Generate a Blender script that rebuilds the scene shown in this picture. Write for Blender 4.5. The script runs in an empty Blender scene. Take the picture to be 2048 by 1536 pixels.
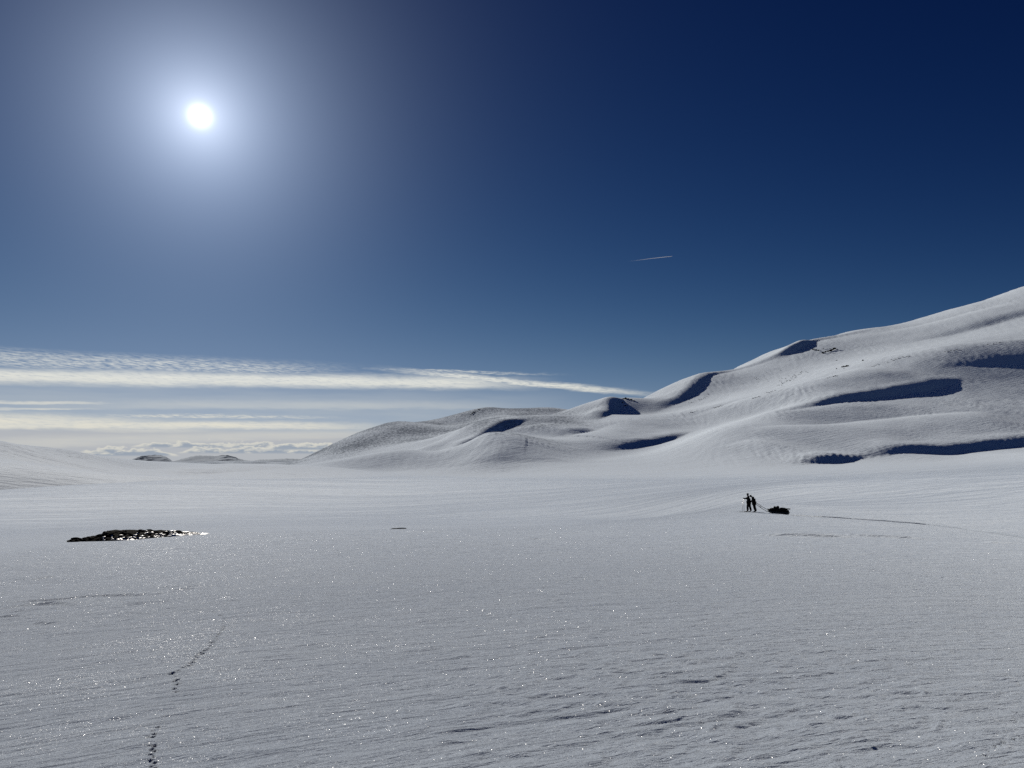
import bpy, bmesh, math, random
import numpy as np

# ------------------------------------------------------------------ camera
C = bpy.context
scene = C.scene
COL = scene.collection
FPX = 1420.0                      # focal length in photo pixels (2048 wide)
EYE = 1.6                         # eye height above the snow
PITCH = math.atan(157 / FPX)
cam = bpy.data.cameras.new('camera')
cam.sensor_width = 36.0
cam.lens = 36.0 * FPX / 2048
cam.clip_start = 0.1
cam.clip_end = 120000
cam_o = bpy.data.objects.new('camera', cam)
COL.objects.link(cam_o)
cam_o.location = (0, 0, EYE)
cam_o.rotation_euler = (math.pi / 2 + PITCH, 0, 0)
scene.camera = cam_o


def rays(px, py):
    px = np.asarray(px, float); py = np.asarray(py, float)
    vz = 768 - py
    x = px - 1024
    y = FPX * math.cos(PITCH) - vz * math.sin(PITCH)
    z = FPX * math.sin(PITCH) + vz * math.cos(PITCH)
    return x, y, z


# ------------------------------------------------------------------ sun, sky, exposure
_sx, _sy, _sz = (float(v) for v in rays(400, 232))
_n = math.sqrt(_sx * _sx + _sy * _sy + _sz * _sz)
SUN = (_sx / _n, _sy / _n, _sz / _n)
SUN_EL = math.asin(SUN[2])
SUN_AZ = math.atan2(SUN[0], SUN[1])
SUN_STRENGTH = 4.35
SHEEN_W, SHEEN_R = 1.0, .40
sun = bpy.data.lights.new('sun', 'SUN')
sun.energy = SUN_STRENGTH
sun.angle = math.radians(0.53)
sun.color = (1.0, 0.93, 0.825)
sun_o = bpy.data.objects.new('sun', sun)
COL.objects.link(sun_o)
sun_o.rotation_euler = (math.pi / 2 - SUN_EL, 0, math.pi - SUN_AZ)
sun_o.location = (0, 0, 400)

scene.view_settings.view_transform = 'Standard'
scene.view_settings.look = 'None'
scene.view_settings.exposure = 0.0
scene.view_settings.gamma = 1.0
scene.view_settings.use_curve_mapping = False
scene.render.engine = 'CYCLES'
scene.cycles.use_denoising = False
scene.cycles.max_bounces = 6
scene.cycles.diffuse_bounces = 0
scene.cycles.sample_clamp_indirect = 4.0


class NT:
    """small helper for building node trees"""
    def __init__(self, tree):
        self.t = tree; self.n = tree.nodes; self.l = tree.links

    def put(self, sock, v):
        if v is None: return
        if isinstance(v, bpy.types.NodeSocket): self.l.new(v, sock)
        else: sock.default_value = v

    def m(self, op, a, b=None, c=None, clamp=False):
        q = self.n.new('ShaderNodeMath'); q.operation = op; q.use_clamp = clamp
        for i, v in enumerate((a, b, c)): self.put(q.inputs[i], v)
        return q.outputs[0]

    def vm(self, op, a, b=None, scale=None):
        q = self.n.new('ShaderNodeVectorMath'); q.operation = op
        self.put(q.inputs[0], a)
        if b is not None: self.put(q.inputs[1], b)
        if scale is not None: self.put(q.inputs[3], scale)
        return q.outputs[1] if op in ('DOT_PRODUCT', 'LENGTH', 'DISTANCE') else q.outputs[0]

    def xyz(self, v):
        q = self.n.new('ShaderNodeSeparateXYZ'); self.put(q.inputs[0], v); return q.outputs

    def comb(self, x, y, z):
        q = self.n.new('ShaderNodeCombineXYZ')
        for i, v in enumerate((x, y, z)): self.put(q.inputs[i], v)
        return q.outputs[0]

    def step(self, v, a, b, lo=0.0, hi=1.0):
        q = self.n.new('ShaderNodeMapRange'); q.interpolation_type = 'SMOOTHSTEP'
        for i, s in enumerate((v, a, b, lo, hi)): self.put(q.inputs[i], s)
        return q.outputs[0]

    def noise(self, vec, scale=1.0, detail=2.0, rough=0.5, dist=0.0, dims='3D'):
        q = self.n.new('ShaderNodeTexNoise'); q.noise_dimensions = dims
        self.put(q.inputs['Vector'], vec); self.put(q.inputs['Scale'], scale)
        self.put(q.inputs['Detail'], detail); self.put(q.inputs['Roughness'], rough)
        self.put(q.inputs['Distortion'], dist)
        return q.outputs['Fac']

    def mixc(self, f, a, b, blend='MIX'):
        q = self.n.new('ShaderNodeMix'); q.data_type = 'RGBA'; q.blend_type = blend
        self.put(q.inputs['Factor'], f)
        for s, v in ((6, a), (7, b)):
            if isinstance(v, tuple) and len(v) == 3: v = v + (1,)
            self.put(q.inputs[s], v)
        return q.outputs[2]


def build_world():
    w = bpy.data.worlds.new('World')
    scene.world = w
    w.use_nodes = True
    t = NT(w.node_tree)
    bg = t.n['Background']
    bg.inputs[1].default_value = 0.1
    sky = t.n.new('ShaderNodeTexSky')
    sky.sky_type = 'NISHITA'; sky.sun_disc = False
    sky.sun_elevation = SUN_EL; sky.sun_rotation = SUN_AZ
    sky.altitude = 4000; sky.air_density = 0.7; sky.dust_density = 0.3; sky.ozone_density = 3.0
    sep = t.n.new('ShaderNodeSeparateColor'); t.l.new(sky.outputs[0], sep.inputs[0])
    ch = []
    # deep, saturated mountain-air rendition of the clear sky, per channel: A (x/x0)^g with a soft shoulder
    for i, (A, x0, g, M) in enumerate(((.028, 1.2, 3.0, .28), (.082, 2.28, 2.35, .44), (.195, 4.70, 1.55, 1.15))):
        v = t.m('MULTIPLY', t.m('POWER', t.m('DIVIDE', sep.outputs[i], x0), g), A)
        ch.append(t.m('DIVIDE', t.m('MULTIPLY', v, M), t.m('ADD', v, M)))
    cc = t.n.new('ShaderNodeCombineColor')
    for i in range(3): t.l.new(ch[i], cc.inputs[i])
    base = cc.outputs[0]
    geo = t.n.new('ShaderNodeTexCoord')
    d = t.vm('NORMALIZE', geo.outputs['Generated'])
    dx, dy, dz = t.xyz(d)
    az = t.m('MULTIPLY', t.m('ARCTAN2', dx, dy), 57.2958)
    el = t.m('MULTIPLY', t.m('ARCSINE', dz), 57.2958)
    ang = t.m('MULTIPLY', t.m('ARCCOSINE', t.m('MINIMUM', t.vm('DOT_PRODUCT', d, SUN), 1.0)), 57.2958)

    def ex(amp, sc):
        return t.m('MULTIPLY', t.m('EXPONENT', t.m('DIVIDE', ang, -sc)), amp)
    halo = t.m('ADD', ex(.66, 5.4), ex(.02, 11.0))
    q = t.m('POWER', t.m('DIVIDE', ang, 0.42), 1.5)
    disc = t.m('MULTIPLY', t.m('EXPONENT', t.m('MULTIPLY', q, -1.0)), 3.0)
    glow = t.vm('ADD', t.vm('ADD', t.vm('SCALE', (0.78, 0.95, 1.22), scale=halo), t.vm('SCALE', (1.0, 1.0, 1.06), scale=ex(.45, 1.7))), t.vm('SCALE', (1.0, 0.98, 0.92), scale=disc))

    # ---- high streaked cloud sheets low over the left horizon (azimuth a, elevation e in degrees)
    p2 = t.comb(t.m('MULTIPLY', az, 0.16), t.m('MULTIPLY', el, 1.5), 0.0)
    warp = t.m('SUBTRACT', t.noise(p2, 1.0, 3, .55), .5)
    warp2 = t.m('SUBTRACT', t.noise(t.comb(t.m('MULTIPLY', az, 0.9), t.m('MULTIPLY', el, 4.5), 3.0), 1.0, 4, .6), .5)
    fib = t.noise(t.comb(t.m('ADD', t.m('MULTIPLY', az, 1.6), t.m('MULTIPLY', el, 3.0)),
                         t.m('ADD', t.m('MULTIPLY', el, 11.0), t.m('MULTIPLY', az, 0.45)), 1.0), 1.0, 5, .62, .3)
    fine = t.noise(t.comb(t.m('MULTIPLY', az, .55), t.m('ADD', t.m('MULTIPLY', el, 15.0), t.m('MULTIPLY', az, .6)), 7.0), 1.0, 6, .68, .4)
    a5 = t.m('ADD', az, 5.0)
    eb = t.m('ADD', el, t.m('MULTIPLY', t.m('MULTIPLY', a5, a5), .0009))     # long straight bands sink towards both ends
    e1 = t.m('ADD', eb, t.m('ADD', t.m('MULTIPLY', warp, 0.42), t.m('MULTIPLY', warp2, 0.26)))

    def band(a0, c0, slope, up, dn, aL, aR, soft=2.5):
        """a band whose middle is at elevation c0 (at azimuth a0) with a tilt, thickness up / down, azimuth range"""
        mid = t.m('ADD', t.m('MULTIPLY', t.m('SUBTRACT', az, a0), slope), c0)
        de = t.m('SUBTRACT', e1, mid)
        # thickness narrows towards the ends
        w_ = t.m('MULTIPLY', t.step(az, aL - soft, aL + soft), t.step(az, aR, aR - 2.2 * soft))
        upper = t.step(t.m('DIVIDE', de, up), 1.15, .0)
        lower = t.step(t.m('DIVIDE', de, -dn), 1.1, .25)
        return t.m('MULTIPLY', t.m('MULTIPLY', upper, lower), w_)

    def mul(*v):
        r = v[0]
        for x in v[1:]: r = t.m('MULTIPLY', r, x)
        return r
    thin = t.step(fib, .30, .66)
    soft_f = t.step(fib, .2, .55, .55, 1.0)
    b_main = mul(band(-20, 6.50, -0.003, .66, .74, -90, 5, 5.0), soft_f)                   # the long bright bar
    b_tail = mul(band(3, 6.30, -0.085, .34, .34, -8, 14.0, 4.0), t.step(fib, .25, .6, .35, 1.0))
    b_top = mul(band(-30, 7.60, -0.022, .72, .9, -90, -10, 5.5), thin, t.step(fine, .28, .66, .5, 1.0), 0.85)
    b_wisp = mul(band(-1, 7.22, -0.022, .15, .15, -10, 5.5, 4.0), thin, .7)
    b_r1 = mul(band(-34, 4.78, -0.02, .13, .15, -70, -27.5, 2.5), soft_f, .7)
    b_r1b = mul(band(-34, 4.32, .0, .12, .12, -70, -28.5, 2.5), soft_f, .6)
    b_r2 = mul(band(-36, 3.62, -0.055, .66, .66, -80, -18, 7.0), soft_f, .95)
    b_r3 = mul(band(-24, 3.08, -0.018, .40, .42, -48, -6, 6.0), soft_f, .95)
    b_r4 = mul(band(-21, 3.68, -0.015, .16, .16, -30, -12, 4.0), thin, .8)
    b_r5 = mul(band(-16, 2.25, 0.01, .55, .5, -75, -4, 5.0), .35)
    b_r6 = mul(band(-14, 4.55, 0.0, .5, .4, -30, 4, 7.0), .28)
    veil = mul(t.step(el, 6.8, 4.4), t.step(az, 14, -10), t.step(warp, -.35, .2, .6, 1.0), .72)
    grey = mul(t.step(el, 2.9, 1.9), t.step(az, 10, -14), .75)

    def mx(*v):
        r = v[0]
        for x in v[1:]: r = t.m('MAXIMUM', r, x)
        return r
    cirrus = mx(b_main, b_tail, b_top, b_wisp, b_r1, b_r1b, b_r2, b_r3, b_r4, b_r5, b_r6)
    # ---- small cumulus heaps on the horizon
    pc = t.comb(t.m('MULTIPLY', az, .8), t.m('MULTIPLY', el, 2.2), 11.0)
    cn = t.noise(pc, 1.0, 5, .6)
    cb = t.m('SUBTRACT', cn, .5)

    def heap(a_l, a_r, e_base, e_top):
        top = t.m('ADD', t.m('MULTIPLY', cb, 1.5), e_top)
        w_ = mul(t.step(az, a_l, a_l + 2.2), t.step(az, a_r, a_r - 2.2))
        topw = t.m('ADD', t.m('MULTIPLY', t.m('SUBTRACT', top, e_base), w_), e_base)
        body = mul(t.step(t.m('SUBTRACT', topw, el), -.02, .14), t.step(el, e_base - .12, e_base + .08), t.step(w_, 0, .2))
        lit = t.step(t.m('SUBTRACT', topw, el), .42, .04)
        return body, lit
    h1, l1 = heap(-32.2, -24.6, .50, 1.02)
    h2, l2 = heap(-28.6, -13.0, 1.12, 1.52)
    h3, l3 = heap(-25.5, -13.0, .72, 1.16)
    h4, l4 = heap(-20, -12.5, 1.0, 1.55)
    col = base
    col = t.mixc(veil, col, (.41, .46, .51))
    col = t.mixc(grey, col, (.47, .47, .48))
    edge = t.step(t.noise(t.comb(t.m('MULTIPLY', az, .35), t.m('MULTIPLY', el, 3.0), 5.0), 1.0, 4, .6), .3, .7)
    warmth = t.step(el, 7.5, 2.5)
    ccol = t.mixc(warmth, (.74, .75, .70), (.76, .73, .62))
    ccol = t.mixc(mul(edge, .45), ccol, (.55, .58, .60))
    col = t.mixc(cirrus, col, ccol)
    for b, lt in ((h2, l2), (h3, l3), (h4, l4), (h1, l1)):
        col = t.mixc(mul(b, .92), col, t.mixc(lt, (.30, .35, .42), (.70, .68, .60)))
    col = t.vm('ADD', col, glow)
    col = t.vm('SCALE', col, scale=10.0)
    t.l.new(col, bg.inputs[0])
    w.cycles.sampling_method = 'MANUAL'
    w.cycles.sample_map_resolution = 2048


build_world()

# ------------------------------------------------------------------ numpy noise
def _hash(ix, iy, seed):
    h = (ix.astype(np.uint32) * np.uint32(374761393) + iy.astype(np.uint32) * np.uint32(668265263) + np.uint32((seed * 974634777 + 12345) & 0xffffffff))
    h = (h ^ (h >> np.uint32(13))) * np.uint32(1274126177)
    return h ^ (h >> np.uint32(16))


def pnoise(x, y, seed=0):
    """gradient noise, about -0.7..0.7"""
    x = np.asarray(x, np.float64); y = np.asarray(y, np.float64)
    fx = np.floor(x); fy = np.floor(y)
    ix = fx.astype(np.int64); iy = fy.astype(np.int64)
    dx = (x - fx).astype(np.float32); dy = (y - fy).astype(np.float32)
    u = dx * dx * dx * (dx * (dx * 6 - 15) + 10)
    v = dy * dy * dy * (dy * (dy * 6 - 15) + 10)

    def g(ox, oy):
        a = (_hash(ix + ox, iy + oy, seed) & np.uint32(0xffff)).astype(np.float32) * np.float32(2 * math.pi / 65536)
        return np.cos(a) * (dx - ox) + np.sin(a) * (dy - oy)
    a = g(0, 0); b = g(1, 0); c = g(0, 1); d = g(1, 1)
    a = a + u * (b - a); c = c + u * (d - c)
    return a + v * (c - a)


def sstep(v, a, b):
    t = np.clip((v - a) / (b - a), 0, 1)
    return t * t * (3 - 2 * t)


# ------------------------------------------------------------------ terrain: control curves (photo pixel x, y, ground distance r)
K = []


def curve(*pts, dx=70.0):
    """points along one visible curve; each segment is filled in so that no gap is wider than dx pixels"""
    for (a, b) in zip(pts[:-1], pts[1:]):
        n = max(1, int(math.ceil(abs(b[0] - a[0]) / dx)))
        for i in range(n):
            f = i / n
            K.append((a[0] + (b[0] - a[0]) * f, a[1] + (b[1] - a[1]) * f, a[2] * (b[2] / a[2]) ** f))
    K.append(pts[-1])


CREST = [(-350, 1128, 34), (0, 1107, 38), (140, 1090, 42), (400, 1070, 48), (780, 1058, 55), (1000, 1057, 60),
         (1200, 1047, 66), (1330, 1036, 70), (1480, 1024, 74), (1580, 1029, 76), (1800, 1046, 80), (2048, 1068, 82), (2450, 1092, 80)]
curve(*CREST, dx=180)
# hidden hollow behind the near rise, then the valley floor
LEFT = [q for q in CREST if q[0] < 1350]
curve(*[(x, y + 9, r * 1.4) for x, y, r in LEFT], dx=200)
curve(*[(x, y - 6, r * 2.1) for x, y, r in LEFT], dx=200)
curve((1500, 1010, 104), (1800, 1018, 110), (2048, 1025, 115), (2450, 1040, 115), dx=200)
curve((-350, 1070, 170), (0, 1055, 190), (400, 1040, 190), (800, 1030, 190), (1200, 1010, 190), (1500, 986, 160), (2048, 985, 155), (2450, 990, 155), dx=250)
# front edge of the level plain and the swell behind it (left)
curve((-350, 1015, 380), (0, 1001, 420), (176, 986, 430), (249, 979, 440), (410, 975, 460), (600, 967, 490), (740, 955, 540))
curve((-350, 1016, 435), (0, 1003, 462), (249, 984, 490), (410, 980, 503), (600, 969, 535))
curve((381, 937, 640), (469, 927.5, 680), (540, 928, 690), (600, 931.5, 700), (700, 939, 690), (760, 945, 670))
curve((330, 958, 570), (400, 956, 590), (520, 951, 600), (640, 949, 600))
# left dome
curve((-350, 845, 620), (-150, 866, 620), (0, 882.5, 640), (58, 894, 660), (141, 901.5, 690), (205, 912, 720), (264, 919, 760), (337, 925, 820), (416, 931, 880))
curve((-350, 856, 700), (-150, 875, 705), (0, 890, 720), (141, 908, 770), (264, 924, 840))
curve((-350, 940, 500), (0, 945, 530), (150, 952, 540), (280, 955, 580))
curve((-350, 905, 560), (0, 914, 580), (150, 928, 610), (280, 938, 660))
curve((-350, 920, 900), (0, 925, 950), (200, 935, 1000), (420, 938, 1100), (520, 938, 1100))
# plain, middle and right
curve((800, 990, 300), (1100, 976, 320), (1400, 960, 320), (1700, 953, 300), (2048, 945, 280), (2450, 940, 270), dx=250)
curve((620, 934, 720), (750, 945.5, 690), (870, 944, 670), (1000, 940, 655), (1100, 937, 645), (1250, 936, 635), (1400, 936, 625),
      (1500, 934, 620), (1660, 931, 640), (1768, 925, 670), (1901, 919, 700), (2048, 908, 740), (2450, 895, 800))
# near hill with the hump
curve((623, 931, 760), (718, 915.5, 780), (784, 902, 800), (834, 900, 810), (876, 902, 810), (903, 896, 810), (940, 883, 815), (971, 866, 820),
      (990, 864.5, 825), (1035, 868, 835), (1080, 876, 835), (1129, 883, 835), (1201, 888, 835), (1242, 891, 840))
curve((800, 925, 740), (900, 922, 730), (990, 912, 705), (1080, 914, 705), (1180, 920, 725), (1280, 918, 720))
curve((640, 936, 880), (718, 926, 900), (784, 914, 910), (850, 912, 910), (890, 906, 910), (940, 889, 890), (985, 873, 900), (1040, 874, 905))
# second hill (roll with a blue hollow)
curve((890, 893, 960), (940, 884, 960), (985, 867, 970), (1042, 851, 1000), (1100, 850, 1010))
curve((1080, 864, 950), (1160, 868, 940), (1230, 868, 940))
curve((884, 886, 1010), (929, 862, 1040), (969, 846, 1060), (995, 837, 1090), (1050, 831, 1120), (1100, 829.5, 1130), (1134, 829, 1140), (1201, 830.5, 1140), (1250, 829, 1150))
# third hill, far skyline
curve((603, 919.5, 1300), (635, 906, 1330), (665, 889, 1350), (718, 864, 1400), (771, 847, 1450), (797, 842.5, 1460), (824, 845, 1480), (871, 845, 1500), (892, 849, 1500),
      (929, 831, 1550), (955, 819, 1570), (982, 814.5, 1580), (1008, 817, 1590), (1060, 816, 1600), (1100, 815, 1600), (1150, 821, 1600), (1180, 826, 1600), dx=40)
curve((665, 912, 1180), (740, 893, 1200), (800, 885, 1180), (850, 878, 1180), (885, 868, 1250), (930, 850, 1350), (1000, 833, 1380))
curve((603, 929, 1500), (700, 905, 1700), (797, 880, 1750), (880, 875, 1800), (982, 850, 1850), (1100, 850, 1850))
# knob
curve((1134, 830, 1200), (1165, 815, 1215), (1193, 803.5, 1230), (1231, 797.5, 1255), (1251, 795.5, 1270), (1270, 801, 1290))
curve((1140, 840, 1380), (1200, 825, 1400), (1251, 815, 1420), (1290, 815, 1450))
curve((1180, 836, 1110), (1215, 829.5, 1120), (1250, 823, 1170), (1310, 815, 1200))
# mountain skyline (it runs away from the viewer towards the right)
curve((1282, 798.5, 1320), (1322, 778, 1360), (1357, 765, 1390), (1403, 756, 1440), (1459, 743, 1490), (1475, 734, 1505), (1537, 705, 1580), (1600, 689, 1640),
      (1650, 677, 1690), (1701, 662, 1740), (1778, 652, 1800), (1834, 638, 1850), (1888, 622, 1900), (1960, 603, 1970), (2048, 572, 2050), (2300, 500, 2200), (2700, 430, 2300), dx=60)
curve((1282, 826, 1170), (1357, 808, 1220), (1456, 780, 1290), (1550, 745, 1400), (1650, 718, 1470), (1780, 690, 1560), (1900, 668, 1640), (2048, 630, 1750), (2300, 590, 1850))
# break of slope, hollow, benches
curve((1242, 851, 990), (1357, 833, 1060), (1397, 822, 1090), (1456, 807, 1120), (1550, 783, 1180), (1660, 755, 1250), (1741, 733, 1305), (1794, 717, 1340), (1901, 701, 1410), (1982, 688, 1470), (2048, 679, 1520), (2300, 652, 1650))
curve((1560, 824, 930), (1671, 806, 1010), (1768, 795, 1080), (1821, 788, 1115), (1875, 781, 1155), (1925, 766, 1200), (2048, 742, 1310), (2300, 722, 1450))
curve((1210, 900, 810), (1263, 897.5, 830), (1309, 890, 865), (1349, 879, 900), (1376, 867, 930), (1450, 847, 980), (1510, 835, 1010))
curve((1340, 900, 760), (1400, 878, 790), (1430, 862, 820), (1470, 849, 850), (1550, 838, 880), (1650, 834, 910), (1794, 835, 950), (1848, 833, 965), (1955, 828, 1000), (2048, 830, 1030), (2300, 830, 1100))
curve((1500, 927, 640), (1600, 925, 650), (1671, 927, 665), (1720, 919, 690), (1808, 906, 730), (1901, 909, 770), (1982, 899, 815), (2048, 893, 850), (2300, 880, 950))

UPF = [(1134, 1050), (1242, 990), (1357, 1060), (1456, 1120), (1550, 1180), (1660, 1250), (1794, 1340), (1901, 1410), (2048, 1520), (2300, 1650), (2700, 1800)]


def deep(px, r):
    """the upper slopes lie further back than they look"""
    f = float(np.interp(px, [q[0] for q in UPF], [q[1] for q in UPF])) + 25
    return r if px < 1134 or r < f else f + (r - f) * (1 + .55 * min(1, (px - 1134) / 250))


K = [(px, py, deep(px, r) if r < 3000 else r) for px, py, r in K]
# the back of the mountain falls away behind its skyline
BACK = []
for px, py, r in ((1284, 797.5, 1325), (1322, 778, 1360), (1357, 765, 1390), (1403, 756, 1440), (1459, 743, 1490), (1537, 705, 1580), (1600, 689, 1640), (1650, 677, 1690), (1701, 662, 1740), (1778, 652, 1800),
                  (1834, 638, 1850), (1888, 622, 1900), (1960, 603, 1970), (2048, 572, 2050), (2170, 537, 2130), (2300, 500, 2200), (2700, 430, 2300)):
    r = deep(px, r)
    _a, _b, _c = (float(v) for v in rays(px, py)); BACK.append((math.atan2(_a, _b), r, _c / math.hypot(_a, _b)))
    if px in (1322, 1459, 1600, 1778, 1960, 2048, 2170, 2300, 2700): K += [(px, py + 14, r * 1.10), (px, 922, r * 2.2)]
BACK = np.array(BACK)
_pts = np.array(K, float)
_x, _y, _z = rays(_pts[:, 0], _pts[:, 1])
_th = np.arctan2(_x, _y); _t = _z / np.hypot(_x, _y); _r = _pts[:, 2]
_w = (EYE + _t * _r) / _r
EX = []           # extra points: azimuth (deg), r, w = height / r
for a in (-60, -30, -12, 0, 12, 30, 60):
    for r in (1.2, 3, 7, 16, 28):
        EX.append((a, r, -0.07 + 0.008 * math.sin(math.radians(a)) * min(1, r / 10)))
for a in (90, 130, 180, -130, -90):
    for r, w_ in ((1.2, -.04), (5, -.03), (20, .0), (80, .02), (300, .02), (900, .05), (2500, .03), (9000, .0), (30000, -.004)):
        EX.append((a, r, w_))
for a in (-42, -30, -20, -10, 0, 15, 30, 42):
    for r, w_ in ((3200, -.010), (6000, -.008), (12000, -.006), (32000, -.006)):
        EX.append((a, r, w_))
EX = np.array(EX)
_th = np.concatenate([_th, np.radians(EX[:, 0])]); _r = np.concatenate([_r, EX[:, 1]]); _w = np.concatenate([_w, EX[:, 2]])


def emb(th, r):
    return np.stack([np.sin(th), np.cos(th), 0.9 * np.log(r)], -1)


_P = emb(_th, _r)
_D = np.linalg.norm(_P[:, None] - _P[None], axis=2)
N_ = len(_P)
_M = np.zeros((N_ + 2, N_ + 2))
_M[:N_, :N_] = _D ** 3 + 2e-6 * np.eye(N_)
_lr = np.log(_r)
_M[:N_, N_] = 1; _M[N_, :N_] = 1
_M[:N_, N_ + 1] = _lr; _M[N_ + 1, :N_] = _lr
_sol = np.linalg.solve(_M, np.concatenate([_w, [0, 0]]))
_coef = _sol[:N_]; _c0, _c1 = _sol[N_], _sol[N_ + 1]
_P32 = _P
_P2 = (_P32 ** 2).sum(1)


def base_height(th, r):
    """smooth large shape of the land"""
    sh = th.shape
    th = th.ravel(); r = r.ravel()
    out = np.empty(th.shape)
    q = emb(th, r)
    for s in range(0, len(q), 4000):
        b = q[s:s + 4000]
        d2 = (b ** 2).sum(1)[:, None] + _P2[None] - 2 * b @ _P32.T
        np.maximum(d2, 0, out=d2)
        d2 *= np.sqrt(d2)
        out[s:s + 4000] = d2 @ _coef
    z = (out + _c0 + _c1 * np.log(r)) * r
    # nothing behind the mountain rises over its skyline
    rs = np.interp(th, BACK[:, 0], BACK[:, 1]); ts = np.interp(th, BACK[:, 0], BACK[:, 2])
    f = r / rs - 1
    k = (f > .0) & (th > BACK[0, 0] - .05) & (r < 9000)
    cap = EYE + (ts - .16 * f - .25 * f * f) * r
    z = np.where(k & (z > cap), cap, z)
    z = np.where((r > 2500) & (r < 9000), np.maximum(z, -.012 * r - 10), z)
    return z.reshape(sh)


# ---- rolls: convex lips with a steep lee face towards the viewer.  base line, lip height, face width, fade length behind
FOLDS = []


def unproject(px, py, r):
    x, y, z = (float(v) for v in rays(px, py))
    h = math.hypot(x, y)
    return (x / h * r, y / h * r)


def fold(pts, h, a, L, p=2.0, ends=(0.3, 0.3), W=0.0, hA=0.0):
    FOLDS.append((np.array([unproject(q[0], q[1], deep(q[0], q[2])) for q in pts]), h, a, L, p, ends, W, hA))


fold([(1560, 822, 925), (1671, 806, 1010), (1768, 795, 1080), (1821, 788, 1115), (1870, 781, 1155), (1912, 769, 1200)], 5.5, 16, 22, 2.0, (.45, .16), 175, 13)
fold([(1880, 752, 1270), (1985, 738, 1320), (2048, 731, 1350), (2200, 722, 1400)], 1.5, 22, 30, 2.0, (.45, .3), 160, 9)
fold([(1225, 899, 812), (1263, 897.5, 830), (1309, 890, 865), (1349, 879, 900), (1390, 862, 945)], 4.5, 15, 20, 2.0, (.45, .4), 120, 7)
fold([(1600, 923, 640), (1671, 928, 662), (1705, 923, 680), (1740, 915, 705)], 5, 14, 18, 2.0, (.45, .5), 115, 5)
fold([(1740, 915, 700), (1808, 906, 730), (1901, 909.5, 770), (1982, 899, 815), (2048, 893.5, 850), (2200, 886, 910)], 5, 15, 22, 2.0, (.3, .2), 150, 10)
fold([(895, 897, 870), (940, 885, 910), (985, 867, 960), (1042, 851, 1020), (1062, 846, 1045)], 6, 15, 18, 2.0, (.35, .3), 105, 7.5)
fold([(1200, 830.5, 1075), (1222, 827, 1120), (1243, 821, 1190), (1250, 813, 1240)], 9, 20, 20, 2.2, (.3, .25))
fold([(1325, 808, 1190), (1344, 803, 1210), (1371, 800.5, 1240), (1403, 786, 1300), (1425, 768, 1370), (1470, 748, 1430), (1540, 727, 1490)], 7, 22, 24, 2.2, (.3, .6), 90, 2)
fold([(1490, 741, 1445), (1553, 721, 1490), (1590, 711, 1520), (1616, 701, 1555), (1640, 686, 1610), (1700, 671, 1660), (1775, 660, 1720)], 5.5, 18, 26, 2.2, (.4, .5))
fold([(1560, 721, 1480), (1590, 711.5, 1515), (1616, 701.5, 1560), (1628, 693, 1590)], 7, 22, 20, 2.2, (.5, .2))
fold([(1130, 868, 905), (1180, 865, 945), (1205, 864, 965)], 4, 14, 20, 2.0, (.5, .4), 100, 6)
fold([(1800, 680, 1560), (1950, 660, 1660), (2048, 640, 1740), (2150, 622, 1800)], 3, 30, 30, 2.0, (.6, .3), 170, 11)
fold([(800, 930, 715), (920, 932, 690), (1050, 928, 680), (1200, 925, 690)], 0.0, 20, 20, 2.0, (.5, .5), 120, 5)
fold([(-150, 1005, 465), (0, 999, 475), (176, 988, 490), (300, 981, 500), (430, 976, 508), (600, 967, 530), (720, 956, 560)], .8, 8, 25, 1.8, (.3, .3), 95, 3.2)
fold([(385, 974, 526), (415, 973, 528), (450, 972.5, 531), (490, 970.5, 538), (570, 966, 552)], 2.3, 5, 22, 1.8, (.3, .6))
# small drifts on the near snow
DRIFTS = []
for (x0, y0, x1, y1, h) in ((1490, 1072.5, 1720, 1076.5, .17), (1670, 1071, 1860, 1080.5, .15), (0, 1222, 100, 1205, .06), (1500, 1243, 1552, 1240, .05),
                            (378, 1221, 408, 1217, .03), (240, 1310, 292, 1297, .025), (170, 1330, 262, 1316, .03), (270, 1448, 430, 1420, .022),
                            (300, 1396, 560, 1386, .03), (100, 1452, 260, 1436, .012), (650, 1260, 830, 1252, .03), (720, 1336, 770, 1330, .03), (600, 1345, 690, 1322, .02),
                            (785, 1065, 900, 1066, .06), (1050, 1080, 1110, 1079, .06), (1960, 1085, 2048, 1089, .08),
                            (1480, 1385, 1580, 1376, .03), (1170, 1303, 1240, 1294, .02), (1410, 1350, 1470, 1340, .03), (1180, 1345, 1260, 1325, .03), (1070, 1310, 1180, 1290, .02),
                            (1340, 1480, 1450, 1470, .02), (60, 1160, 120, 1152, .05), (30, 1102, 40, 1098, .05)):
    DRIFTS.append((x0, y0, x1, y1, h))


def ground_hit(px, py, fn):
    x, y, z = (float(v) for v in rays(px, py))
    h = math.hypot(x, y)
    rr = np.exp(np.linspace(math.log(2.0), math.log(3000), 3000))
    gz = fn(x / h * rr, y / h * rr)
    ray = EYE + z / h * rr
    k = np.where(gz >= ray)[0]
    if not len(k): return None
    i = max(1, k[0])
    f = (ray[i - 1] - gz[i - 1]) / ((ray[i - 1] - gz[i - 1]) + (gz[i] - ray[i]) + 1e-12)
    r = rr[i - 1] + f * (rr[i] - rr[i - 1])
    return (x / h * r, y / h * r)


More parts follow.
